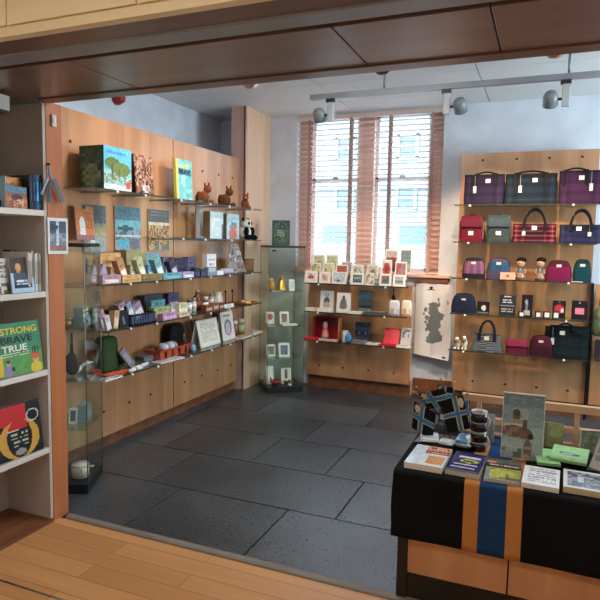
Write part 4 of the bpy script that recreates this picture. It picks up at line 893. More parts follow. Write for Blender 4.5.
def paper_tag(o, x, z, y=-.003, w=.042, h=.036, name='paper_tag', col=(232, 226, 214)):
    b = MB(); b.tf((x, y, z), rx=.12); b.box(-w/2, w/2, -.002, .001, -h/2, h/2, col); b.build(name, 'paper', o)
def tote(px0, px1, pyt, k, fn, label, strap=(20, 22, 30), dep=.13, tagx=.0, hang=None, loops=(-.25, .22), arch=False, top=1.0, cat='tote bag', group=None, Y=5.66, name='tote_bag', edge=(24, 26, 34), nv=30):
    S = SB(px0, px1, pyt, k, Y); (x, y, z), w, h, rz = S
    if arch: hb = h*.52
    else: hb = h*1.03
    o = bag_body(w, hb, dep, fn, top, .4, nv=nv).build(name, 'cloth', None, (x, y, z), rz); tag(o, label, cat, group)
    MB().grid(lambda u, v: (math.copysign(abs(math.cos(2*PI*u))**.28, math.cos(2*PI*u))*w/2*1.004*top, dep/2+math.copysign(abs(math.sin(2*PI*u))**.28, math.sin(2*PI*u))*dep/2*.42, hb*(.945+.06*v)), 40, 2, lambda u, v: edge).build('trim_binding', 'leather', o)
    if arch:
        for yy, s in ((dep*.28, 1), (dep*.72, .94)):
            pts = [(math.cos(t)*w*.24, yy-.01+(.02 if s < 1 else -.012)*math.sin(t), hb-.02+math.sin(t)*(h-hb)*s) for t in [PI*i/14 for i in range(15)]]
            MB().tube(pts, .0095, strap, 8).build('handle', 'leather', o)
        for s in (-1, 1): MB().box(s*w*.24-.014, s*w*.24+.014, dep*.12-.01, dep*.28, hb-.06, hb+.01, strap).build('handle_tab', 'leather', o)
    else:
        for l in loops:
            MB().box(l*w-.013, l*w+.013, .018, .026, hb*.45, hb*1.03, strap).build('strap', 'leather', o)
        pts = [(loops[0]*w+(loops[1]-loops[0])*w*i/12, .03+.02*math.sin(PI*i/12), hb*1.0+.022*math.sin(PI*i/12)) for i in range(13)]
        MB().tube(pts, .008, strap, 7).build('handle', 'leather', o)
    paper_tag(o, tagx*w, hb*.78, y=.018 if not arch else .012)
    if hang is not None: MB().box(hang*w-.014, hang*w+.014, .004, .007, hb*.38, hb*.6, (206, 200, 196)).build('swing_tag', 'paper', o); MB().tube([(hang*w, .006, hb*.6), (hang*w, .012, hb*.95)], .002, (160, 160, 160), 5).build('tag_cord', 'plastic', o)
    return o
tote(463, 503, 175, 'R1', tartan((60, 46, 80), (34, 34, 62), (92, 70, 100), 4, 3), 'purple and navy tartan tote, leftmost on the top bag shelf', hang=-.22, tagx=.1, loops=(-.2, .3), group='tartan totes on the top bag shelf')
tote(504, 556, 174, 'R1', tartan((34, 52, 70), (20, 32, 44), (70, 84, 100), 5, 3.2), 'blue-green tartan tote, middle of the top bag shelf', hang=-.2, tagx=.08, loops=(-.3, .3), group='tartan totes on the top bag shelf')
tote(558, 603, 171, 'R1', tartan((86, 46, 84), (52, 36, 72), (116, 70, 108), 4, 3), 'magenta and purple tartan tote at the right of the top bag shelf', hang=.22, tagx=.0, loops=(-.38, .12), group='tartan totes on the top bag shelf')
def backpack(px0, px1, pyt, k, c1, c2, label, Y=5.67):
    (x, y, z), w, h, rz = SB(px0, px1, pyt, k, Y)
    o = bag_body(w, h*.88, .11, lambda u, v: [q*(.9+.2*noise2(int(u*40), int(v*22))) for q in c1], .88, .6).build('backpack', 'cloth', None, (x, y, z), rz); tag(o, label, 'backpack', 'small backpacks on the second bag shelf')
    b = MB(); b.grid(lambda u, v: ((u-.5)*w*(.93-.03*v), (-.008+.05*v**2.2)+.006*math.cos((u-.5)*3), h*(.5+.4*v)), 14, 8, lambda u, v: c2); b.build('flap', 'cloth', o, solid=.006)
    MB().tube([(w*.13*math.cos(t), .06, h*.86+h*.12*math.sin(t)) for t in [PI*i/10 for i in range(11)]], .007, c2, 7).build('top_loop', 'leather', o)
    for s in (-1, 1): MB().box(s*w*.5-.006, s*w*.5+.01, .04, .06, h*.1, h*.72, (110, 92, 80) if s > 0 else c2).build('side_strap', 'leather', o)
    paper_tag(o, 0, h*.3, y=-.006, w=.045)
backpack(459, 482, 213, 'R2', (128, 28, 54), (92, 30, 50), 'burgundy backpack at the left end of the second bag shelf')
backpack(486, 510, 212, 'R2', (70, 86, 88), (58, 74, 84), 'grey-green backpack beside the red tartan handbag')
tote(512, 555.5, 206, 'R2', tartan((156, 32, 52), (44, 22, 36), (196, 160, 160), 6, 4), 'bright red tartan handbag with tall black handles', arch=True, dep=.14, tagx=.0, hang=-.24, cat='handbag', name='handbag', edge=(60, 24, 34))
tote(559, 602, 207, 'R2', tartan((52, 58, 104), (34, 38, 74), (96, 96, 140), 7, 2.5), 'blue-purple tartan handbag with black handles, right of the red one', arch=True, dep=.14, tagx=-.05, hang=.2, cat='handbag', name='handbag')
def pouch(px0, px1, pyt, k, fn, label, Y=5.68, dep=.1, tagz=.72, group=None, name='makeup_bag', rzz=0):
    (x, y, z), w, h, rz = SB(px0, px1, pyt, k, Y)
    o = bag_body(w, h, dep, fn, dome=True, e=.55).build(name, 'cloth', None, (x, y, z), rz+rzz); tag(o, label, 'makeup bag', group)
    zp = MB(); zp.tube([(w/2*max(0, math.cos(t))**.45*s*1.0, dep*.42, h*math.sin(t)**.95+.003) for s, t in [(1, i*PI/20) for i in range(1, 10)]+[(-1, i*PI/20) for i in range(10, 0, -1)]], .0035, (60, 52, 60), 6); zp.build('zip', 'metal', o)
    paper_tag(o, 0, h*tagz, y=dep*.12, w=.04, h=.036); return o
two = lambda a, b, c, n=5: (lambda u, v: a if v < .34 else (b if v < .72 else c))
g3 = 'domed zip bags on the third bag shelf'
pouch(461.5, 484, 258, 'R3', lambda u, v: (44, 40, 64) if v < .14 or v > .62 else ((168, 112, 150) if int(u*6) % 2 else (134, 92, 128)), 'pink and navy domed zip bag, leftmost on the third bag shelf', group=g3)
pouch(486, 510, 258.5, 'R3', lambda u, v: (100, 90, 134) if v < .28 or v > .6 else ((44, 108, 140) if int(u*5) % 2 else (58, 92, 132)), 'teal and violet domed zip bag behind the small peach card', group=g3)
pouch(545, 571.5, 261, 'R3', lambda u, v: (140, 28, 84) if v < .5 else (92, 26, 54), 'large burgundy and magenta domed zip bag on the third bag shelf', group=g3)
pouch(572.5, 591, 260, 'R3', lambda u, v: (18, 74, 86) if v < .6 else (14, 56, 66), 'dark teal domed zip bag at right end of the third bag shelf', group=g3)
card(SB(500, 515, 272.5, 'R3', 5.645), 'small peach card in front of the teal and violet bag', art((222, 150, 124), ('e', .5, .5, .16, .14, (70, 40, 40)), ('l', .1, .1, .9, .3, (180, 110, 90), 2)), None, 'gift_card', 'card', .3)
flat('price_card', 'white price card lying before the burgundy and teal bags', 'card', (BX(577, 1.265, 5.655), 5.655, 1.266), .085, .04, .004, .1, art(W_, ('l', .1, .2, .9, .8, (150, 150, 150), 2)))
def doll(px0, px1, pyt, label):
    (x, y, z), w, h, rz = SB(px0, px1, pyt, 'R3', 5.69)
    b = MB(); b.lathe([(0, 0), (w*.42, 0), (w*.4, h*.12), (w*.34, h*.3), (w*.26, h*.46), (w*.12, h*.54), (w*.1, h*.58)], [(120, 92, 72), (120, 92, 72), (150, 120, 96), (72, 76, 84), (60, 64, 74), (170, 130, 104)], 16, cy=.03)
    b.ball((0, .03, h*.72), (w*.33, w*.32, h*.2), (186, 144, 116))
    o = b.build('doll', 'plastic', None, (x, y, z), rz); tag(o, label, 'doll', 'two dark-haired dolls on the third bag shelf')
    hb = MB(); hb.ball((.004, .035, h*.86), (w*.4, w*.36, h*.13), (26, 22, 26)); hb.ball((0, .05, h*.76), (w*.34, w*.26, h*.18), (26, 22, 26)); hb.build('hair', 'plush', o)
    for s in (-1, 1):
        MB().ball((s*w*.12, .03-w*.31, h*.73), .004, K_, 8, 6).build('eye', 'gloss', o)
        MB().tube([(s*w*.24, .03, h*.46), (s*w*.36, .02, h*.34), (s*w*.3, .0, h*.24)], [.013, .011, .009], (150, 118, 96), 7).build('arm', 'plush', o)
doll(513.5, 526.5, 257, 'little dark-haired doll just right of the peach card'); doll(533.5, 546, 257, 'little dark-haired doll beside the big burgundy zip bag')
# fourth bag shelf
pouch(450.5, 475.5, 294, 'R4', lambda u, v: [q*(.85+.3*noise2(int(u*30), int(v*20))) for q in (38, 46, 74)], 'navy domed zip bag overhanging the left end of the fourth bag shelf', Y=5.66, tagz=.66)
def blackcard(px0, px1, pyt, label, *sh, k='R4', Y=5.7, cat='gift box', th=.03, name='gift_box', bg=(26, 26, 30), lean=.06):
    carton(SB(px0, px1, pyt, k, Y), name, label, cat, th, bg, art(bg, *sh), res=(14, 18), lean=lean, mat='gloss')
blackcard(476.5, 489, 302, 'small black gift box with a white emblem beside the navy zip bag', ('e', .55, .5, .18, .22, (206, 206, 206)), ('r', .1, .08, .9, .16, (120, 120, 110)))
blackcard(498.5, 515, 295, 'dark grey sign card with white writing on the fourth bag shelf', ('l', .2, .6, .8, .94, (196, 196, 196), 4), ('r', .1, .44, .9, .5, (120, 124, 130)), ('l', .15, .14, .85, .36, (170, 160, 156), 2), bg=(44, 48, 54), th=.006, name='sign_card', cat='sign')
blackcard(521, 532, 295, 'tall narrow black gift box with a silver figure', ('e', .45, .66, .16, .1, (150, 150, 150)), ('r', .38, .3, .56, .58, (110, 116, 124)), ('r', .2, .05, .8, .25, (176, 176, 170)))
blackcard(552, 565, 301, 'black pack with a red heart-like patch, left of the pink pack', ('e', .5, .52, .38, .24, (168, 52, 66)), ('e', .75, .45, .14, .12, (226, 190, 190)), ('r', .4, .88, .6, .95, (120, 120, 120)))
blackcard(571, 587, 301, 'black pack with a pink square at the right of the fourth bag shelf', ('r', .2, .28, .82, .62, (206, 120, 140)), ('r', .42, .86, .58, .94, (120, 120, 120)))
for i, (a, c, lb) in enumerate(((518, 524, 'tiny white-fronted box before the tall narrow black box'), (534.5, 541, 'tiny black box with white front, first of three right of the tall black box'), (542.5, 550, 'tiny black box with white front, second of three'), (552, 559, 'tiny black box with white front before the red-patch pack'))):
    carton(SB(a, c, 311.5, 'R4', 5.645), 'earring_box', lb, 'box', .03, K_, art(K_, ('r', .2, .2, .85, .75, (226, 222, 218))), 'tiny earring boxes on the fourth bag shelf', res=(8, 6))
# fifth bag shelf
def sheep(px0, px1, pyt, label):
    (x, y, z), w, h, rz = SB(px0, px1, pyt, 'R5', 5.67)
    o = MB().ball((0, .04, h*.42), (w*.46, .045, h*.42), (214, 206, 192), flat=0).build('plush_sheep', 'plush', None, (x, y, z), rz); tag(o, label, 'plush toy', 'white plush sheep pair')
    MB().ball((-w*.1, -.006, h*.66), (w*.15, .022, h*.17), (116, 92, 78)).build('face', 'plush', o)
    MB().ball((-w*.05, .02, h*.9), (w*.28, .03, h*.16), (222, 216, 204)).build('wool_cap', 'plush', o)
    for s in (-1, 1):
        MB().ball((s*w*.28-w*.1, .0, h*.7), (w*.1, .01, h*.08), (80, 66, 60)).build('ear', 'plush', o)
        MB().ball((s*w*.25, -.012, h*.1), (w*.17, .03, h*.1), (222, 214, 200), flat=0).build('foot', 'plush', o)
sheep(453, 460.3, 338, 'white plush sheep at the left end of the bottom bag shelf'); sheep(460.8, 467, 337, 'white plush sheep next to the tweed handbag')
tw = lambda u, v: (150, 156, 156) if (int(u*26)+int(v*16)) % 2 else (52, 62, 70)
tote(470, 502, 319, 'R5', tw, 'black and white tweed handbag with arched handles on the bottom bag shelf', arch=True, dep=.15, tagx=.0, hang=None, top=.8, cat='handbag', name='handbag', strap=(28, 30, 46), edge=(34, 36, 50))
(x, y, z), w, h, rz = SB(505, 528, 340, 'R5', 5.67)
o = bag_body(w, h, .07, lambda u, v: (122, 32, 66) if v < .45 else ((70, 26, 44) if v < .55 else (176, 56, 96)), .97, .6, e=.4).build('wallet', 'leather', None, (x, y, z)); tag(o, 'magenta wallet lying between the tweed handbag and burgundy bag', 'wallet')
MB().box(-w*.47, w*.47, -.002, .004, h*.5, h*.56, (150, 130, 110)).build('zip', 'metal', o)
pouch(528.5, 552, 336, 'R5', lambda u, v: (96, 28, 52) if u > .3 and v > .3 else (76, 24, 44), 'burgundy domed zip bag in front of the dark green bag', Y=5.655, tagz=.68, dep=.07)
o = tote(548.5, 588, 328, 'R5', tartan((26, 44, 48), (14, 24, 32), (54, 40, 50), 4, 3), 'large dark green tartan bag at the right of the bottom bag shelf', dep=.12, tagx=-.18, hang=-.42, loops=(-.3, .1), cat='handbag', name='handbag', Y=5.73)
MB().tube([(.0+.02*i, -.004, .23+.02*math.sin(i*.9)) for i in range(10)], .006, (22, 22, 28), 7).build('shoulder_strap', 'leather', o)
carton(SB(543.5, 549.5, 326, 'R5', 5.80), 'gift_box', 'narrow black box standing behind the burgundy bag', 'box', .03, (28, 26, 34), None)
# beyond the black post
b = MB(); x0 = .452
b.ball((0, 0, .1), (.055, .03, .1), (92, 116, 84), e1=.6); b.ball((.02, -.01, .2), (.06, .035, .08), (120, 134, 96)); b.tube([(0, .02, .26), (0, .045, .33)], .006, (60, 60, 54), 6)
o = b.build('plush_thistle', 'plush', None, (.475, 5.84, .78)); tag(o, 'green stuffed toy hanging at the right edge of the picture, beyond the black post', 'plush toy')
MB().ball((.03, -.03, .06), (.03, .02, .04), (168, 110, 60)).build('patch', 'plush', o)
carton(((.50, 5.80, .60), .09, .15, 0), 'gift_box', 'dark navy box at the right edge beyond the black post', 'box', .06, (28, 28, 46), None)
shelf('glass shelf at the right edge beyond the black post', 'glass shelves on the tartan bag panel', .9, .26, (.44, 5.9, .599), 0, (.5,))

# ------------------------------------------------------------------ tea towel between the panels
def scotland(u, v):
    # a rough outline of the country: (u, v, ru, rv) blobs in dark grey
    c = (220, 221, 226)
    for a in ((.52, .70, .17, .035), (.50, .65, .13, .05), (.53, .59, .17, .05), (.62, .565, .18, .042), (.58, .53, .19, .045), (.54, .48, .18, .05), (.54, .43, .19, .05), (.50, .38, .17, .05), (.57, .33, .15, .04), (.58, .285, .2, .045), (.53, .24, .2, .045), (.46, .205, .14, .03), (.66, .25, .12, .04),
              (.29, .63, .05, .03), (.25, .57, .03, .02), (.33, .52, .05, .03), (.30, .46, .04, .02), (.36, .42, .04, .025), (.34, .36, .04, .03), (.66, .72, .03, .02), (.64, .77, .025, .03), (.88, .74, .02, .03)):
        if ((u-a[0])/a[2])**2+((v-a[1])/a[3])**2 < 1: c = (112, 120, 126)
    if ((u-.42)/.05)**2+((v-.93)/.018)**2 < 1 or (abs(u-.42) < .1 and abs(v-.905) < .008): c = (44, 44, 48)
    if abs(u-.86) < .04 and abs(v-.03) < .012: c = (60, 60, 64)
    return [q*(1+.03*(noise2(int(u*50), int(v*90))-.5)) for q in c]
def towel():
    x0, x1 = -1.205, -.833; zt, zb = 1.185, .42
    fp = lambda u, v: (x0+(x1-x0)*(u*(1-.02*(1-v)))+.006*(1-v), 6.03-.012*abs(math.sin(u*7))-.10*(1-v)**6*(.4+.6*u)-.004, zb+(.035*(1-u)) + (zt-zb-.035*(1-u))*v)
    b = MB(); b.grid(fp, 44, 80, scotland)
    o = b.build('tea_towel', 'cloth', None, (0, 0, 0), 0); tag(o, 'white tea towel printed with a grey map of Scotland, hanging between the panels', 'tea towel')
    r = MB().box(-1.21, -.88, 6.0, 6.045, 1.19, 1.22).build('hanging_rail', 'kick', None, (0, 0, 0)); tag(r, 'short wooden rail on the wall above the printed tea towel', 'rail')
towel()

# ------------------------------------------------------------------ white shelf unit at the left edge
def unit():
    t = empty('shelf_unit', 'white open shelf unit of books at the left edge, against the orange post', 'shelf unit', (-2.76, 1.0, 0), 0)
    w, L = .328, 1.385
    MB().box(0, w, L-.018, L, 0.02, 2.25).build('side_panel', 'shell', t)
    MB().box(0, w, 0, .018, 0.02, 2.25).build('side_panel', 'shell', t)
    MB().box(0, .012, .018, L-.018, 0.02, 2.25).build('back_panel', 'shell', t)
    for z in (1.70, 1.275, .855, .425): MB().box(.012, w, .018, L-.018, z-.03, z).build('shelf_board', 'shelfwhite', t, bevel=.002)
    MB().box(0, w+.005, 0, L, 0, .022).build('base_board', 'kick', t)
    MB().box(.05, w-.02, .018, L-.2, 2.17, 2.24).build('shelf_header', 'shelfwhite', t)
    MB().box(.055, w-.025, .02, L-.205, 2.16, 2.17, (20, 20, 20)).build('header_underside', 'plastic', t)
unit()
UX = -2.43
def SU(px0, px1, pyt, z, d, rz=0):
    X = UX-d; a, b_ = LY(px0, z, X), LY(px1, z, X)
    return (X, (a+b_)/2, z+.001), b_-a, ZT(pyt, X, (a+b_)/2)-z, PI/2+rz
ink = {k: plain_mat('ink_'+k, c) for k, c in dict(yellow=(206, 188, 60), black=(22, 24, 24), white=(226, 222, 208), pale=(196, 206, 216)).items()}
S = SU(-1.5, 44, 323, .855, .004, 0)
bk = book(S, 'hardback_book', 'large green book titled STRONG BRAVE TRUE on the white shelf unit', 'book', .012, (36, 92, 62),
    art(lambda u, v: (54, 130, 92) if v > .42 else (84, 150, 74), ('r', 0, .0, .13, .42, (206, 176, 50)), ('r', 0, 0, 1, .04, (110, 128, 90)), ('l', .1, .36, .7, .44, (206, 214, 196), 2), ('b', .4, .12, .62, .3, (96, 160, 84), 9),
        ('e', .24, .24, .045, .06, (206, 160, 130)), ('e', .24, .29, .05, .03, (70, 50, 40)), ('e', .24, .11, .08, .11, (140, 126, 170)), ('r', .3, .1, .36, .18, (40, 44, 48)),
        ('e', .84, .26, .07, .06, (206, 160, 120)), ('e', .84, .32, .1, .06, (204, 84, 64)), ('e', .84, .1, .13, .11, (206, 186, 56)), ('r', .78, .36, .8, .5, K_), ('r', .84, .36, .86, .5, K_), ('r', .9, .36, .92, .5, K_), n=.05), lean=.13, res=(60, 66))
w, h = S[1], S[2]; q = .13
for s_, v0, hh, ww, mt in (('STRONG', .79, .125, .80, 'yellow'), ('BRAVE', .62, .135, .68, 'black'), ('TRUE', .46, .125, .54, 'white')):
    text(s_, bk, (-w*.37, -.003+.001+h*v0*math.sin(q), h*v0*math.cos(q)+.002), w*ww, h*hh, ink[mt], (PI/2-q, 0, 0))
S = SU(-1, 43, 405, .425, .012, -.04)
book(S, 'hardback_book', 'black book with a red moon and curling yellow horns on the white shelf unit', 'book', .03, (22, 22, 24),
    lambda u, v: (lambda e: (206, 204, 200) if (.66 < ((u-.82)/.14)**2+((v-.72)/.12)**2 < 1.0) else (196, 152, 60) if (((u-.5)/.44)**2+((v-.34)/.36)**2 < 1 and ((u-.5)/.27)**2+((v-.36)/.36)**2 > 1) else ((170, 178, 150) if (abs(u-.5) < .18 and .2 < v < .5 and int(v*26) % 2 and noise2(int(u*22), int(v*26)) > .3) else ((188, 42, 44) if (u < .68 and .52 < v < .97 and u > .04 and (u-.1)**2+(v-.5)**2 > .02) else ((206, 196, 180) if (u < .5 and .49 < v <= .52) else ((150, 142, 136) if ((u-.5)/.12)**2+((v-.1)/.06)**2 < 1 else (28, 30, 32))))))(0), lean=.12, res=(44, 48))
# second shelf: holder with a card, a white book, thin spines
S = SU(12, 36, 258, 1.275, .01, .06)
card(S, 'dark card with white title in a pale blue holder on the white shelf unit', art(lambda u, v: (74, 60, 62) if v > .58 else (66, 86, 108), ('e', .35, .72, .12, .12, (206, 160, 90)), ('r', .28, .56, .42, .64, (206, 130, 60)), ('r', 0, 0, .12, .56, (170, 196, 220)), ('r', .88, 0, 1, .56, (170, 196, 220)), ('r', 0, 0, 1, .14, (170, 196, 220)), ('r', .12, .14, .88, .3, (44, 56, 78)), ('l', .22, .2, .82, .36, (226, 230, 236), 2), n=.06), None, 'leaflet_holder', 'leaflet', .12, (26, 30), mat='gloss', stock=(176, 196, 214))
S = SU(-6, 9.5, 259, 1.275, .03)
book(S, 'paperback_book', 'white book with grey writing at the left edge of the second shelf', 'book', .02, (214, 208, 200), art((210, 204, 196), ('l', .1, .4, .95, .9, (120, 116, 112), 6), ('b', 0, 0, 1, .3, (110, 100, 84), 10)), lean=.1)
for i, (c, hh) in enumerate((((196, 190, 180), .205), ((206, 200, 190), .2), ((150, 152, 150), .212), ((214, 210, 202), .2), ((120, 122, 124), .205), ((190, 176, 160), .195))):
    yy = 2.272+.0155*i; b = MB(); b.box(-.17, 0, -.0072, .0072, 0, hh, c); b.box(-.165, -.001, -.006, .006, hh-.002, hh+.0005, (226, 220, 208))
    o = b.build('paperback_book', 'paper', None, (UX-.015-.004*(i % 3), yy, 1.276)); lb = ('cream', 'ivory', 'grey', 'white', 'dark grey', 'beige')[i]
    tag(o, 'thin %s-spined booklet in the row beside the dark card, %s from the left' % (lb, ('first', 'second', 'third', 'fourth', 'fifth', 'sixth')[i]), 'book', 'thin booklets on the second white shelf')
    MB().box(0, .0008, -.004, .004, hh*.2, hh*.8, [v*.7 for v in c]).build('spine_title', 'paper', o)
carton(SU(10, 17, 250, 1.275, .17), 'box_file', 'black box file standing behind the dark card', 'box', .04, (20, 20, 20), None)
# top shelf
S = SU(6, 28, 176, 1.70, .035, .05); (x, y, z), w, h, rz = S
b = MB(); b.box(-w/2, w/2, .03, .05, 0, h*.96, (60, 56, 56)); b.pic((-w/2, .029, 0), (w, 0, 0), (0, 0, h*.96), 18, 22, art(lambda u, v: (206, 140, 84) if v > .62 + .3*abs(u-.5) else (92, 84, 84), ('e', .5, .7, .3, .1, (150, 96, 60)), n=.1)); b.box(-w/2-.004, -w/2, 0, .05, 0, h*.96, (150, 186, 206))  # the orange wedge is light falling on the top, put into the colour
o = b.build('calendar', 'gloss', None, (x, y, z), rz); tag(o, 'boxed picture calendar with orange light painted across its top on the top white shelf', 'calendar')
S2 = SU(6.5, 28, 187, 1.70, .012, .05)
card(S2, 'picture card of reddish hills leaning on the boxed calendar', art(lambda u, v: (96, 130, 156) if v > .66 else (150, 88, 64), ('b', 0, 0, 1, .6, (196, 120, 84), 9), ('e', .5, .5, .3, .12, (84, 56, 52)), ('b', .2, .1, .8, .4, (206, 170, 140), 12), n=.15), None, 'picture_card', 'card', .04, (22, 22), mat='gloss')
for i, (c, wd, lb) in enumerate((((22, 26, 38), .022, 'black spine, nearest the calendar'), ((24, 34, 58), .024, 'dark navy spine in the middle'), ((40, 92, 140), .024, 'bright blue spine'), ((26, 30, 48), .02, 'navy spine, nearest the post'))):
    y0 = LY((30.0, 33.0, 36.2, 39.6)[i], 1.7, UX-.012); hh = ZT(175, UX-.012, y0)-1.70
    b = MB(); b.box(-.15, 0, 0, wd, 0, hh, c); b.box(-.148, -.002, .003, wd-.003, hh-.002, hh+.0005, (220, 214, 200))
    o = b.build('hardback_book', 'gloss', None, (UX-.012, y0, 1.701)); tag(o, 'upright book on the top white shelf with a '+lb, 'book', 'dark blue books on the top white shelf')
    MB().box(0, .0008, wd*.3, wd*.7, hh*.25, hh*.8, [min(255, v*2.2) for v in c]).build('spine_title', 'paper', o)
carton(SU(-8, 4.5, 200, 1.70, .06), 'gift_box', 'low dark box at the left edge of the top white shelf', 'box', .08, (30, 36, 46), None)

# things on the door post
def post_things():
    X = -2.428
    y0, y1 = LY(47.5, 1.55, X), LY(67.5, 1.55, X); z1, z0 = ZT(218, X, (y0+y1)/2), ZT(254, X, (y0+y1)/2)
    b = MB(); b.box(y0, y1, -.003, 0, z0, z1, (226, 222, 220)); b.pic((y0, -.0035, z0), (y1-y0, 0, 0), (0, 0, z1-z0), 22, 34, framed(art(lambda u, v: (74, 84, 104) if v > .6 else (120, 128, 140), ('r', .36, .1, .58, 1, (186, 206, 220)), ('b', 0, .3, 1, .55, (150, 160, 172), 7), ('r', 0, 0, 1, .16, (150, 104, 96)), ('e', .2, .8, .3, .12, (54, 60, 80)), n=.15), (220, 220, 222), .1))
    o = b.build('notice', 'gloss', None, (X, 0, 0), PI/2); tag(o, 'small printed picture notice fixed on the orange door post', 'notice')
    # keyring tag hanging on a lanyard
    yc = LY(49, 1.8, X+.01)
    b = MB(); b.tube([(0, yc, 1.935), (.004, yc-.005, 1.89), (.01, yc+.01, 1.85)], .004, (110, 150, 190), 6)
    o = b.build('lanyard', 'cloth', None, (X+.012, 0, 0)); tag(o, 'blue lanyard with grey tags hanging on the door post above the notice', 'lanyard')
    t1 = MB(); t1.tf((.012, yc+.035, 1.84), rx=.45); t1.box(-.002, .002, -.014, .014, -.10, .03, (92, 98, 104)); t1.build('tag', 'plastic', o)
    t2 = MB(); t2.tf((.008, yc+.0, 1.83), rx=-.1); t2.box(-.002, .002, -.010, .010, -.09, .02, (70, 76, 84)); t2.build('tag', 'plastic', o)
    t3 = MB(); t3.tf((.005, yc-.02, 1.85), rx=-.5); t3.box(-.002, .002, -.006, .006, -.08, .02, (126, 160, 184)); t3.build('tag', 'plastic', o)
    MB().tube([(-.012, yc, 1.94), (.006, yc, 1.94)], .006, (60, 60, 64), 8).build('hook', 'metal', o)
    b = MB(); b.box(0, .012, -.014, .014, -.03, .03, (206, 202, 200)); o = b.build('light_switch', 'plastic', None, (-2.43, LY(53, 2.1, -2.43), ZT(121, -2.43, 2.44))); tag(o, 'small pale switch high on the orange door post', 'switch')
    MB().box(.012, .016, -.006, .006, -.012, .012, (240, 238, 234)).build('rocker', 'plastic', o)
post_things()
# alarm sounder high on the left wall
b = MB(); b.tf(ry=PI/2); b.lathe([(0, 0), (.055, 0), (.055, .03), (.05, .04)], (150, 20, 36), 20)
o = b.build('alarm_sounder', 'plastic', None, (-3.519, 4.25, ZT(98.5, -3.5, 4.25))); tag(o, 'red fire alarm sounder high on the left wall', 'alarm')
b = MB(); b.tf(ry=PI/2); b.lathe([(.045, .04), (.04, .075), (.02, .085), (0, .085)], (170, 26, 42), 20); b.build('dome', 'plastic', o)
# ------------------------------------------------------------------ display table with a flag for a cloth
TZ = .585
def table():
    t = empty('display_table', 'low display table with orange wooden doors and black frame, draped in a flag', 'table', (-.53, 2.46, 0), 0)
    W, D = 1.75, .72
    MB().box(0, W, 0, D, TZ-.035, TZ-.004).build('table_top', 'ply', t)
    MB().box(0, .045, 0, D, 0, TZ-.035, (22, 22, 24)).build('frame_end', 'plastic', t); MB().box(W-.045, W, 0, D, 0, TZ-.035, (22, 22, 24)).build('frame_end', 'plastic', t)
    MB().box(.045, W-.045, .012, D, 0, .125, (24, 24, 26)).build('plinth', 'plastic', t)
    MB().box(.045, W-.045, D-.02, D, .125, TZ-.035, (30, 28, 28)).build('back_panel', 'plastic', t)
    for a, b in ((.045, .455), (.461, .87), (.876, 1.285), (1.291, W-.045)): MB().box(a, b, .004, .024, .13, TZ-.04).build('door', 'ply', t, bevel=.002)
table()
def flagcloth():
    blk, gold, blue = (10, 10, 15), (188, 126, 68), (26, 62, 106)
    X0 = -.556; ln = 1.79
    def col(u, v):
        x = X0+ln*u
        return gold if (-.259 < x < -.199 or -.087 < x < -.026) else (blue if -.199 <= x <= -.087 else blk)
    prof = [(3.19, TZ+.002), (2.9, TZ+.002), (2.6, TZ+.002), (2.47, TZ+.002), (2.452, TZ), (2.443, TZ-.008), (2.441, TZ-.03), (2.44, .45), (2.439, .38), (2.438, .297)]
    n = len(prof)-1
    def fp(u, v):
        i = min(int((1-v)*n), n-1); f = (1-v)*n-i; y = prof[i][0]*(1-f)+prof[i+1][0]*f; z = prof[i][1]*(1-f)+prof[i+1][1]*f
        drop = max(0, TZ-z)
        return (X0+ln*u + .012*drop*math.sin(u*3), y - .02*drop*(1+math.sin(u*31+.5)*.5), z+.012*drop*(.5-u))
    b = MB(); b.grid(fp, 150, 27, col)
    # end drop over the left side
    b.grid(lambda u, v: (X0-.002-.004*math.sin(v*4), 2.45+.70*u, .33+(TZ-.33)*v), 10, 6, lambda u, v: blk)
    o = b.build('tablecloth', 'cloth', None, (0, 0, 0), solid=.003); tag(o, 'black flag with blue and gold bands draped over the display table', 'tablecloth')
flagcloth()
TB = TZ+.005
# pigeonhole rack at the back of the table
def rack():
    o = empty('lattice_rack', 'pale wooden pigeonhole rack standing along the back of the display table', 'rack', (-.36, 3.10, TB), 0)
    L = 1.2
    for z0, z1, nm in ((.168, .205, 'top_rail'), (.062, .092, 'middle_rail'), (0, .012, 'bottom_rail')): MB().box(0, L, 0, .035, z0, z1, (206, 160, 118)).build(nm, 'plastic', o, bevel=.002)
    for x in (.0, .075, .372, .535, .80, 1.18): MB().box(x, x+.022, .003, .032, .012, .168, (206, 160, 118)).build('upright', 'plastic', o)
rack()
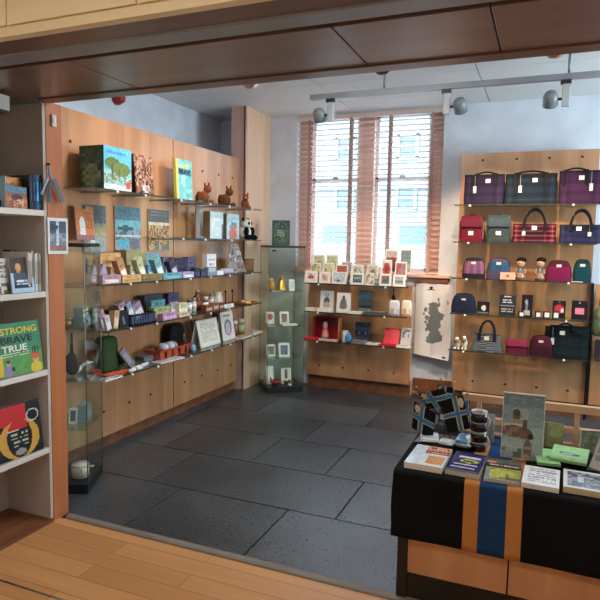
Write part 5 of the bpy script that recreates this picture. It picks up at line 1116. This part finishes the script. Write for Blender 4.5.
# books and leaflets
def topflat(name, label, cat, x0, x1, y0, y1, h, rz, fn, edge=W_, mat='gloss', z=TB, res=(22, 20)):
    return flat(name, label, cat, ((x0+x1)/2, (y0+y1)/2, z), x1-x0, y1-y0, h, rz, fn, edge, res=res, mat=mat)
topflat('magazine_stack', 'stack of white magazines with a red and orange cover at the table corner', 'magazine', -.515, -.352, 2.478, 2.735, .026, -.03, art((214, 220, 222), ('r', .35, .6, 1, .82, (150, 62, 56)), ('l', .4, .62, .95, .8, (206, 150, 140), 2), ('r', .5, .12, .95, .5, (206, 150, 96)), ('r', .35, .82, 1, .98, (206, 150, 120)), ('b', .45, .84, .95, .96, (60, 44, 44), 14), ('r', 0, 0, .35, 1, (206, 218, 226)), n=.06))
topflat('hardback_book', 'navy blue book with white lettering and a yellow oval, second from the table corner', 'book', -.338, -.2, 2.482, 2.735, .02, -.06, art((44, 48, 98), ('r', .2, .72, .85, .79, (214, 206, 216)), ('e', .55, .56, .3, .09, (190, 186, 96)), ('e', .55, .56, .2, .05, (96, 92, 60)), ('r', .12, .34, .85, .41, (206, 196, 206)), ('r', .1, .2, .8, .27, (196, 186, 196)), ('r', 0, 0, 1, .1, (92, 92, 88)), n=.08), (196, 190, 180))
topflat('map_book', 'green and yellow map book with a black lettered band, on the blue stripe', 'book', -.188, -.046, 2.476, 2.735, .014, .02, art(lambda u, v: (150, 152, 70) if v < .56 else (86, 84, 82), ('e', .4, .3, .4, .22, (172, 172, 84)), ('b', .05, .05, .7, .5, (116, 128, 62), 7), ('r', .6, .05, 1, .16, (90, 84, 80)), ('r', .0, .0, .12, .5, (110, 140, 130)), ('r', 0, .54, 1, .74, (40, 36, 34)), ('l', .1, .57, .95, .71, (186, 170, 150), 1), ('r', 0, .74, .25, .84, (190, 130, 100)), ('r', 0, 0, 1, .05, (150, 150, 140)), n=.1), (180, 176, 166))
topflat('leaflet_pad', 'white sheet of printed lines on a pad, right of the map book', 'leaflet', -.036, .104, 2.474, 2.685, .02, -.04, art((222, 222, 222), ('l', .12, .12, .9, .9, (150, 150, 156), 9), n=.02), mat='paper')
topflat('photo_book', 'white book with a grey photograph on its cover at the right of the table', 'book', .118, .285, 2.492, 2.70, .024, -.03, framed(art((120, 128, 136), ('r', 0, .55, 1, 1, (84, 94, 106)), ('b', 0, 0, 1, 1, (150, 158, 166), 8), ('r', .3, .3, .42, .7, (196, 200, 206)), n=.1), (220, 218, 212), .1), (206, 186, 150))
topflat('photo_book', 'pale book partly cut off at the right end of the table front', 'book', .30, .45, 2.50, 2.70, .022, .02, art((206, 204, 200), ('r', .2, .2, .8, .8, (170, 172, 176))))
topflat('black_folder', 'flat black folder lying under the two bright green booklets', 'folder', .045, .245, 2.745, 2.995, .018, .0, art((18, 18, 20)), (18, 18, 20))
topflat('green_booklet', 'bright green booklet, lower left of the pair', 'booklet', .005, .10, 2.72, 2.92, .012, .12, art((158, 204, 144), ('b', .5, .3, .95, .5, (90, 130, 140), 8), n=.05), (120, 170, 96), z=TB+.019)
topflat('green_booklet', 'bright green booklet lying on top, with a small blue skyline', 'booklet', .075, .225, 2.755, 2.96, .012, -.12, art((160, 208, 148), ('b', .25, .35, .75, .55, (84, 120, 140), 10), ('r', .3, .35, .7, .42, (84, 120, 140)), ('b', .6, .1, .95, .2, (196, 150, 110), 8), n=.04), (124, 176, 100), z=TB+.032)
topflat('phone_case', 'small flat black case between green booklet and grey photo book', 'case', .15, .235, 2.712, 2.738, .014, -.05, art(K_), K_)
# big acrylic poster holder
def poster():
    x0, x1 = -.142, .038; Y = 2.80; h = ZT(393.5, -.14, Y)-TB; w = x1-x0
    t = empty('poster_holder', 'large clear holder with a photo poster of a person reading, centre of the table', 'poster holder', ((x0+x1)/2, Y, TB), .03)
    le = .1
    b = MB(); b.tf(rx=-le); b.box(-w/2, w/2, -.003, 0, .004, h); b.build('front_sheet', 'acrylic', t)
    b = MB(); b.tf(rx=-le); b.box(-w/2, w/2, .004, .007, .004, h, (226, 228, 228)); b.box(-w/2, w/2, -.003, .007, h, h+.004, (232, 232, 232)); b.build('frame', 'plastic', t)
    f = art(lambda u, v: (146, 166, 172) if v > .5 else (172, 186, 182), ('r', 0, .82, 1, 1, (116, 138, 146)), ('b', 0, .62, 1, .84, (134, 154, 160), 9), ('r', .25, .55, .62, .78, (170, 184, 178)), ('e', .34, .66, .09, .09, (120, 84, 66)), ('e', .34, .72, .09, .05, (66, 48, 42)), ('e', .36, .52, .2, .1, (176, 150, 132)),
            ('r', .02, .47, .48, .545, (206, 206, 198)), ('e', .28, .42, .36, .09, (126, 88, 74)), ('b', .02, .34, .5, .48, (160, 126, 108), 12), ('e', .55, .4, .2, .09, (132, 96, 74)), ('e', .7, .36, .07, .05, (60, 50, 46)), ('r', .5, .44, .6, .62, (96, 80, 74)), ('e', .25, .2, .3, .12, (186, 200, 192)),
            ('b', 0, .0, .55, .16, (96, 130, 104), 10), ('e', .64, .14, .1, .18, (130, 100, 90)), ('r', .56, .16, .74, .2, (190, 150, 130)), ('e', .62, .02, .1, .06, (206, 170, 146)), ('b', .1, .86, .9, .96, (140, 156, 160), 14), n=.08)
    b = MB(); b.tf(rx=-le); b.pic((-w/2+.003, .0035, .006), (w-.006, 0, 0), (0, 0, h-.01), 48, 70, f); b.build('poster', 'paper', t)
    MB().box(-w/2, w/2, -.01, .09, 0, .004).build('foot', 'acrylic', t)
poster()
# mugs
mg = dict(bands=[(.0, .40, (18, 18, 22)), (.47, .9, (18, 18, 22))], handle=(206, 202, 196), group='stacked black mugs')
mx, my = -.248, 2.86
mug((mx, my, TB), -.3, .037, .094, (150, 142, 132), 'black mug with pale bands, lower of the stacked pair', **mg)
mug((mx, my, TB+.0955), -.3, .037, .094, (150, 142, 132), 'black mug with pale bands, upper of the stacked pair', **mg)
# packets under the flags
def packets():
    b = MB(); b.box(-.09, .09, -.09, .09, 0, .022, (18, 18, 20)); o = b.build('display_tray', 'plastic', None, (-.44, 2.86, TB), -.08); tag(o, 'black tray under the little flags', 'tray')
    for i, (x, y, rz, w, d, h, c, lb) in enumerate(((-.475, 2.845, .2, .09, .12, .022, (206, 214, 220), 'white plastic packet on the black tray, left of the flag pot'), (-.385, 2.81, -.2, .07, .06, .02, (196, 206, 214), 'white plastic packet in front of the flag pot'), (-.31, 2.90, -.1, .08, .13, .045, (96, 140, 176), 'blue and clear plastic packet between the flags and the mugs'))):
        q = MB(); q.ball((0, 0, h*.5), (w*.5, d*.5, h*.5), c, 18, 10, e1=.4, e2=.35, fn=lambda u, v: c if noise2(int(u*6), int(v*6), i) > .4 else (232, 236, 238))
        o = q.build('plastic_packet', 'gloss', None, (x, y, TB+(.0225 if i < 2 else .0005)), rz); tag(o, lb, 'packet', 'plastic packets around the flags')
        MB().box(-w*.5, w*.5, -d*.55, -d*.46, h*.4, h*.5, (226, 230, 232)).build('seal', 'gloss', o)
packets()
FX, FY = -.418, 2.90
def pot():
    b = MB(); b.lathe([(0, 0), (.022, 0), (.024, .002), (.024, .075), (.021, .075), (.021, .004), (0, .004)], (92, 96, 100), 18)
    o = b.build('flag_pot', 'metal', None, (FX, FY, TB+.1), 0); tag(o, 'grey metal pot on wire legs holding the little flags', 'pot')
    for k in range(3):
        a = 2*PI*k/3-.5; MB().tube([(.02*math.cos(a), .02*math.sin(a), .03), (.045*math.cos(a), .045*math.sin(a), -.077)], .0025, (60, 62, 66), 6).build('leg', 'metal', o)
    MB().box(-.014, .014, -.026, -.0245, .02, .045, (214, 210, 204)).build('price_label', 'paper', o)
pot()
def flag(tip, org, fly, down, Y, label, seed=0, tilt=0.):
    # stick from the pot to its tip; the cloth hangs from a corner near the tip. Offsets are in units of 5 mm, x to the right and y down
    u_ = .00497
    x0 = BX(org[0], .85, Y); z0 = ZT(org[1], x0, Y); tx = BX(tip[0], .85, Y); tz = ZT(tip[1], tx, Y)
    base = Vector((FX+.3*(tx-FX)*.1, FY, TB+.115))
    o = empty('hand_flag', label, 'flag', base, 0, 'little flags in the pot')
    d = Vector((tx, Y, tz))-base; og = Vector((x0, Y, z0))-base
    MB().tube([(0, 0, 0), tuple(d)], .003, (40, 34, 34), 6).build('stick', 'plastic', o)
    MB().tube([tuple(d), tuple(d*1.03), tuple(d*1.075)], [.003, .006, .0006], (150, 130, 90), 6).build('spear_tip', 'metal', o)
    blk, blue, gold = (18, 20, 26), (60, 118, 176), (206, 190, 120)
    F = Vector((fly[0], tilt*abs(fly[0]), -fly[1]))*u_; D = Vector((down[0], 0, -down[1]))*u_
    cw, ch = F.length, D.length
    def col(u, v):
        a, c = abs(u-.38)*cw, abs(v-.5)*ch
        if a < .0095 or c < .0095: return blue
        if a < .0135 or c < .0135: return gold
        if u < .28 and v < .4 and ((u-.16)/.11)**2+((v-.2)/.15)**2 < 1: return (214, 206, 190) if noise2(int(u*60), int(v*60)) > .35 else (190, 160, 70)
        return blk
    nrm = F.cross(D).normalized()
    fp = lambda u, v: tuple(og + F*u + D*(1-v) + nrm*(.008*math.sin(u*5+seed+v*2)*(u+.15)))
    g = MB(); g.grid(fp, 46, 40, lambda u, v: col(u, 1-v)); g.build('flag_cloth', 'cloth', o, solid=.0012)
for tip, org, fly, down, Y, sd, ti, lb in (
    ((417, 388), (418.5, 393.5), (24, -8), (10, 15), 2.875, .3, .0, 'little flag at upper left, pale emblem in its corner'),
    ((414.5, 393), (415, 401), (21, 10), (-2, 27), 2.835, 1.9, .0, 'little flag hanging lowest at the left, over the white packet'),
    ((441, 380.5), (438, 384.5), (15, 2), (-1, 17), 2.955, 1.1, .0, 'little flag standing upright at the top middle of the pot'),
    ((453.5, 383), (453.5, 387), (-7, 2), (3, 15), 3.03, 2.2, .0, 'little flag half hidden behind the upright one'),
    ((463, 391), (463, 395), (-21, 8), (8, 31), 2.80, .8, .0, 'little flag leaning right, large blue cross beside the mugs'),
    ((467, 394.5), (470, 400), (-9, 3), (2, 28), 2.975, 1.4, .0, 'little dark flag hanging behind the right-hand one')):
    flag(tip, org, fly, down, Y, lb, sd, ti)
# standing cards behind the booklets, right-hand leaflet holder
card(((BX(553, .6, 3.04)), 3.04, TB) and ((BX(553, .6, 3.04), 3.04, TB), .085, .12, 0), 'pale yellow-green card standing before the pigeonhole rack', art((158, 162, 104), ('e', .6, .6, .3, .2, (176, 180, 124)), ('r', 0, 0, .2, 1, (130, 136, 90)), n=.08), None, 'picture_card', 'card', .12)
card(((BX(590, .6, 3.02), 3.02, TB), .08, .11, .2), 'grey-green card standing before the rack at the right', art((120, 126, 96), ('b', .1, .1, .9, .9, (150, 150, 120), 6), n=.1), None, 'picture_card', 'card', .12)
card(((BX(486, .6, 2.98), 2.98, TB), .07, .14, 0), 'pale grey card standing behind the mugs, left of the poster', art((176, 178, 170), ('b', .1, .1, .9, .6, (140, 150, 140), 6), n=.05), None, 'picture_card', 'card', .1)
def holder():
    t = empty('leaflet_holder', 'clear leaflet holder with blue leaflets at the right end of the table', 'leaflet holder', (.345, 2.80, TB), -.15)
    w, h = .19, .27
    b = MB(); b.tf(rx=-.15); b.box(-w/2, w/2, .05, .053, .004, h); b.build('back_sheet', 'acrylic', t)
    b = MB(); b.box(-w/2, w/2, -.01, .1, 0, .004); b.box(-w/2, w/2, -.01, -.007, .004, .12); b.box(-w/2, -w/2+.003, -.007, .07, .004, .14); b.box(w/2-.003, w/2, -.007, .07, .004, .14); b.build('pocket', 'acrylic', t)
    b = MB(); b.tf(rx=-.15); b.pic((-w/2+.008, .044, .006), (w-.016, 0, 0), (0, 0, h-.015), 18, 26, art(lambda u, v: (150, 180, 196) if v > .5 else (92, 130, 160), ('e', .4, .7, .3, .15, (206, 214, 214)), ('l', .1, .1, .8, .4, (206, 216, 222), 5), n=.08)); b.box(-w/2+.008, w/2-.008, .045, .049, .006, h-.01, (214, 220, 224)); b.build('leaflets', 'paper', t)
holder()
b = MB(); b.tf((0, 0, .034), rx=-.25, ry=.3); b.box(-.05, .05, 0, .003, -.012, .13, (176, 176, 166)); b.pic((-.05, -.0006, -.012), (.10, 0, 0), (0, 0, .142), 10, 12, art((186, 184, 172), ('l', .15, .2, .85, .8, (140, 140, 134), 5)))
o = b.build('leaflet', 'paper', None, (.272, 2.735, TB+.001), .05); tag(o, 'grey leaflet leaning askew before the clear leaflet holder', 'leaflet')

# ------------------------------------------------------------------ ceiling track and spotlights
def track():
    t = empty('lighting_track', 'long pale lighting track hung below the ceiling tiles', 'lighting track', (-1.86, 4.66, 2.735), 0)
    MB().box(0, 3.6, -.02, .02, 0, .04).build('rail', 'grey', t)
    for x in (.62, 1.945, 3.2): MB().tube([(x, 0, .04), (x, 0, .204)], .008, (150, 154, 158), 8).build('hanger', 'metal', t); MB().tube([(x, 0, .19), (x, 0, .2045)], .03, (170, 172, 174), 12).build('ceiling_rose', 'metal', t)
track()
def spot(px, label, aim, power, col, side=-1, size=60):
    x = BX(px, 2.68, 4.66)
    t = empty('track_spotlight', label, 'spotlight', (x, 4.66, 2.735), 0, 'spotlights on the ceiling track')
    MB().box(-.04, .03, -.016, .016, -.03, -.001, (30, 32, 36)).build('adapter', 'plastic', t)
    MB().box(-.026, .026, -.02, .02, -.185, -.03, (190, 194, 196)).build('driver_box', 'plastic', t, bevel=.006)
    MB().tube([(0, 0, -.13), (side*.055, 0, -.13)], .01, (90, 94, 96), 8).build('swivel', 'metal', t)
    hd = Vector((x+side*.10, 4.66, 2.605)); d = (Vector(aim)-hd).normalized()
    q = d.to_track_quat('-Z', 'Y')
    b = MB(); b.M = q.to_matrix().to_4x4(); b.lathe([(0, .06), (.035, .055), (.05, .03), (.052, -.045), (.046, -.045), (.044, -.02), (0, -.018)], (128, 136, 140), 20)
    b.build('lamp_head', 'plastic', t, (side*.10, 0, -.13))
    l = bpy.data.lights.new('spot_lamp', 'SPOT'); l.energy = power; l.color = col; l.spot_size = math.radians(size); l.spot_blend = .6; l.shadow_soft_size = .035
    lo = bpy.data.objects.new('spot_lamp', l); COL.objects.link(lo); lo.location = hd+d*.05; lo.rotation_euler = q.to_euler()
WARM = (1, .70, .43)
spot(331, 'track spotlight in front of the left window half', (-1.75, 5.9, .7), 55, WARM, -1, 70)
spot(447, 'track spotlight at the right edge of the window', (-.45, 5.9, 1.15), 85, WARM, 1, 75)
spot(566.5, 'rightmost track spotlight, above the tartan bags', (-.05, 5.9, 1.15), 85, WARM, -1, 75)
def downlight(px, py, z, label, col, r=.05):
    d = None
    y = along((0, 0, 0), 0, px=px) if False else None
    R_ = AX_R*((px-300)/FPX) - AX_U*((py-300)/FPX) + AX_F; k = (z-EYE.z)/R_.z; p = EYE+R_*k
    b = MB(); b.lathe([(0, -.002), (r, -.002), (r, -.012), (r*.8, -.03), (r*.5, -.05), (0, -.056)], col, 18)
    o = b.build('ceiling_fitting', 'metal', None, (p.x, p.y, ZC), 0); tag(o, label, 'light fitting')
    MB().lathe([(r*1.25, -.001), (r*1.25, -.006), (r, -.006)], (190, 190, 190), 18).build('rim', 'metal', o)
downlight(250.5, 87, 2.90, 'small chrome ceiling fitting just past the lintel, left of centre', (206, 196, 190), .075)
downlight(382, 73, 2.90, 'dark cone-shaped ceiling fitting near the top middle', (70, 80, 88), .07)
downlight(555, 54.5, 2.91, 'warm brownish dome fitting on the ceiling at top right', (206, 140, 90), .075)

# ------------------------------------------------------------------ light
def area(name, loc, size, power, col, rot=(0, 0, 0)):
    l = bpy.data.lights.new(name, 'AREA'); l.shape = 'RECTANGLE'; l.size, l.size_y = size; l.energy = power; l.color = col
    o = bpy.data.objects.new(name, l); COL.objects.link(o); o.location = loc; o.rotation_euler = rot; return o
# ceiling lamps of the hall, and unseen fill lights added above the shop's front
area('hall_lamp', (-1.2, .2, 3.17), (1.2, .6), 17, (1, .92, .82))
area('hall_lamp', (1.2, .2, 3.17), (1.2, .6), 17, (1, .92, .82))
area('shop_fill', (-1.3, 3.4, 2.92), (1.2, .3), 24, (1, .95, .9))
area('shop_fill', (.6, 3.4, 2.92), (1.2, .3), 6, (1, .95, .9))
# spots added out of view behind the lintel to brighten the left-hand panels
for y_ in (3.4, 4.3):
    l = bpy.data.lights.new('spot_lamp', 'SPOT'); l.energy = 32; l.color = (1, .95, .9); l.spot_size = math.radians(85); l.spot_blend = .9; l.shadow_soft_size = .06
    lo = bpy.data.objects.new('spot_lamp', l); COL.objects.link(lo); lo.location = (-1.9, y_, 2.72); lo.rotation_euler = (Vector((-2.95, y_+.25, 1.8))-lo.location).to_track_quat('-Z', 'Y').to_euler()
# daylight from the street
wd = bpy.data.worlds.new('sky'); scn.world = wd; wd.use_nodes = True
nt = wd.node_tree; bg = nt.nodes['Background']
tc = nt.nodes.new('ShaderNodeTexCoord'); sp = nt.nodes.new('ShaderNodeSeparateXYZ'); cr = nt.nodes.new('ShaderNodeValToRGB')
nt.links.new(tc.outputs['Generated'], sp.inputs[0]); nt.links.new(sp.outputs['Z'], cr.inputs[0]); nt.links.new(cr.outputs[0], bg.inputs[0])
cr.color_ramp.elements[0].color = (.72, .84, .95, 1); cr.color_ramp.elements[1].color = (.50, .70, 1, 1)
bg.inputs[1].default_value = 17.0
po = area('window_portal', (-1.775, 6.36, 2.08), (1.55, 1.68), 1, (1, 1, 1), (PI/2, 0, PI)); po.data.cycles.is_portal = True
po.rotation_euler = (-PI/2, 0, 0)
po = area('window_portal', (2.65, 4.4, 1.8), (1.6, 1.8), 1, (1, 1, 1), (0, PI/2, 0)); po.data.cycles.is_portal = True  # guides sky light through the added side window
scn.view_settings.view_transform = 'Standard'; scn.view_settings.look = 'None'; scn.view_settings.gamma = 1; scn.view_settings.use_curve_mapping = False
scn.view_settings.exposure = .22
scn.cycles.max_bounces = 8; scn.cycles.transparent_max_bounces = 24; scn.cycles.caustics_reflective = False; scn.cycles.caustics_refractive = False
scn.cycles.sample_clamp_indirect = 4
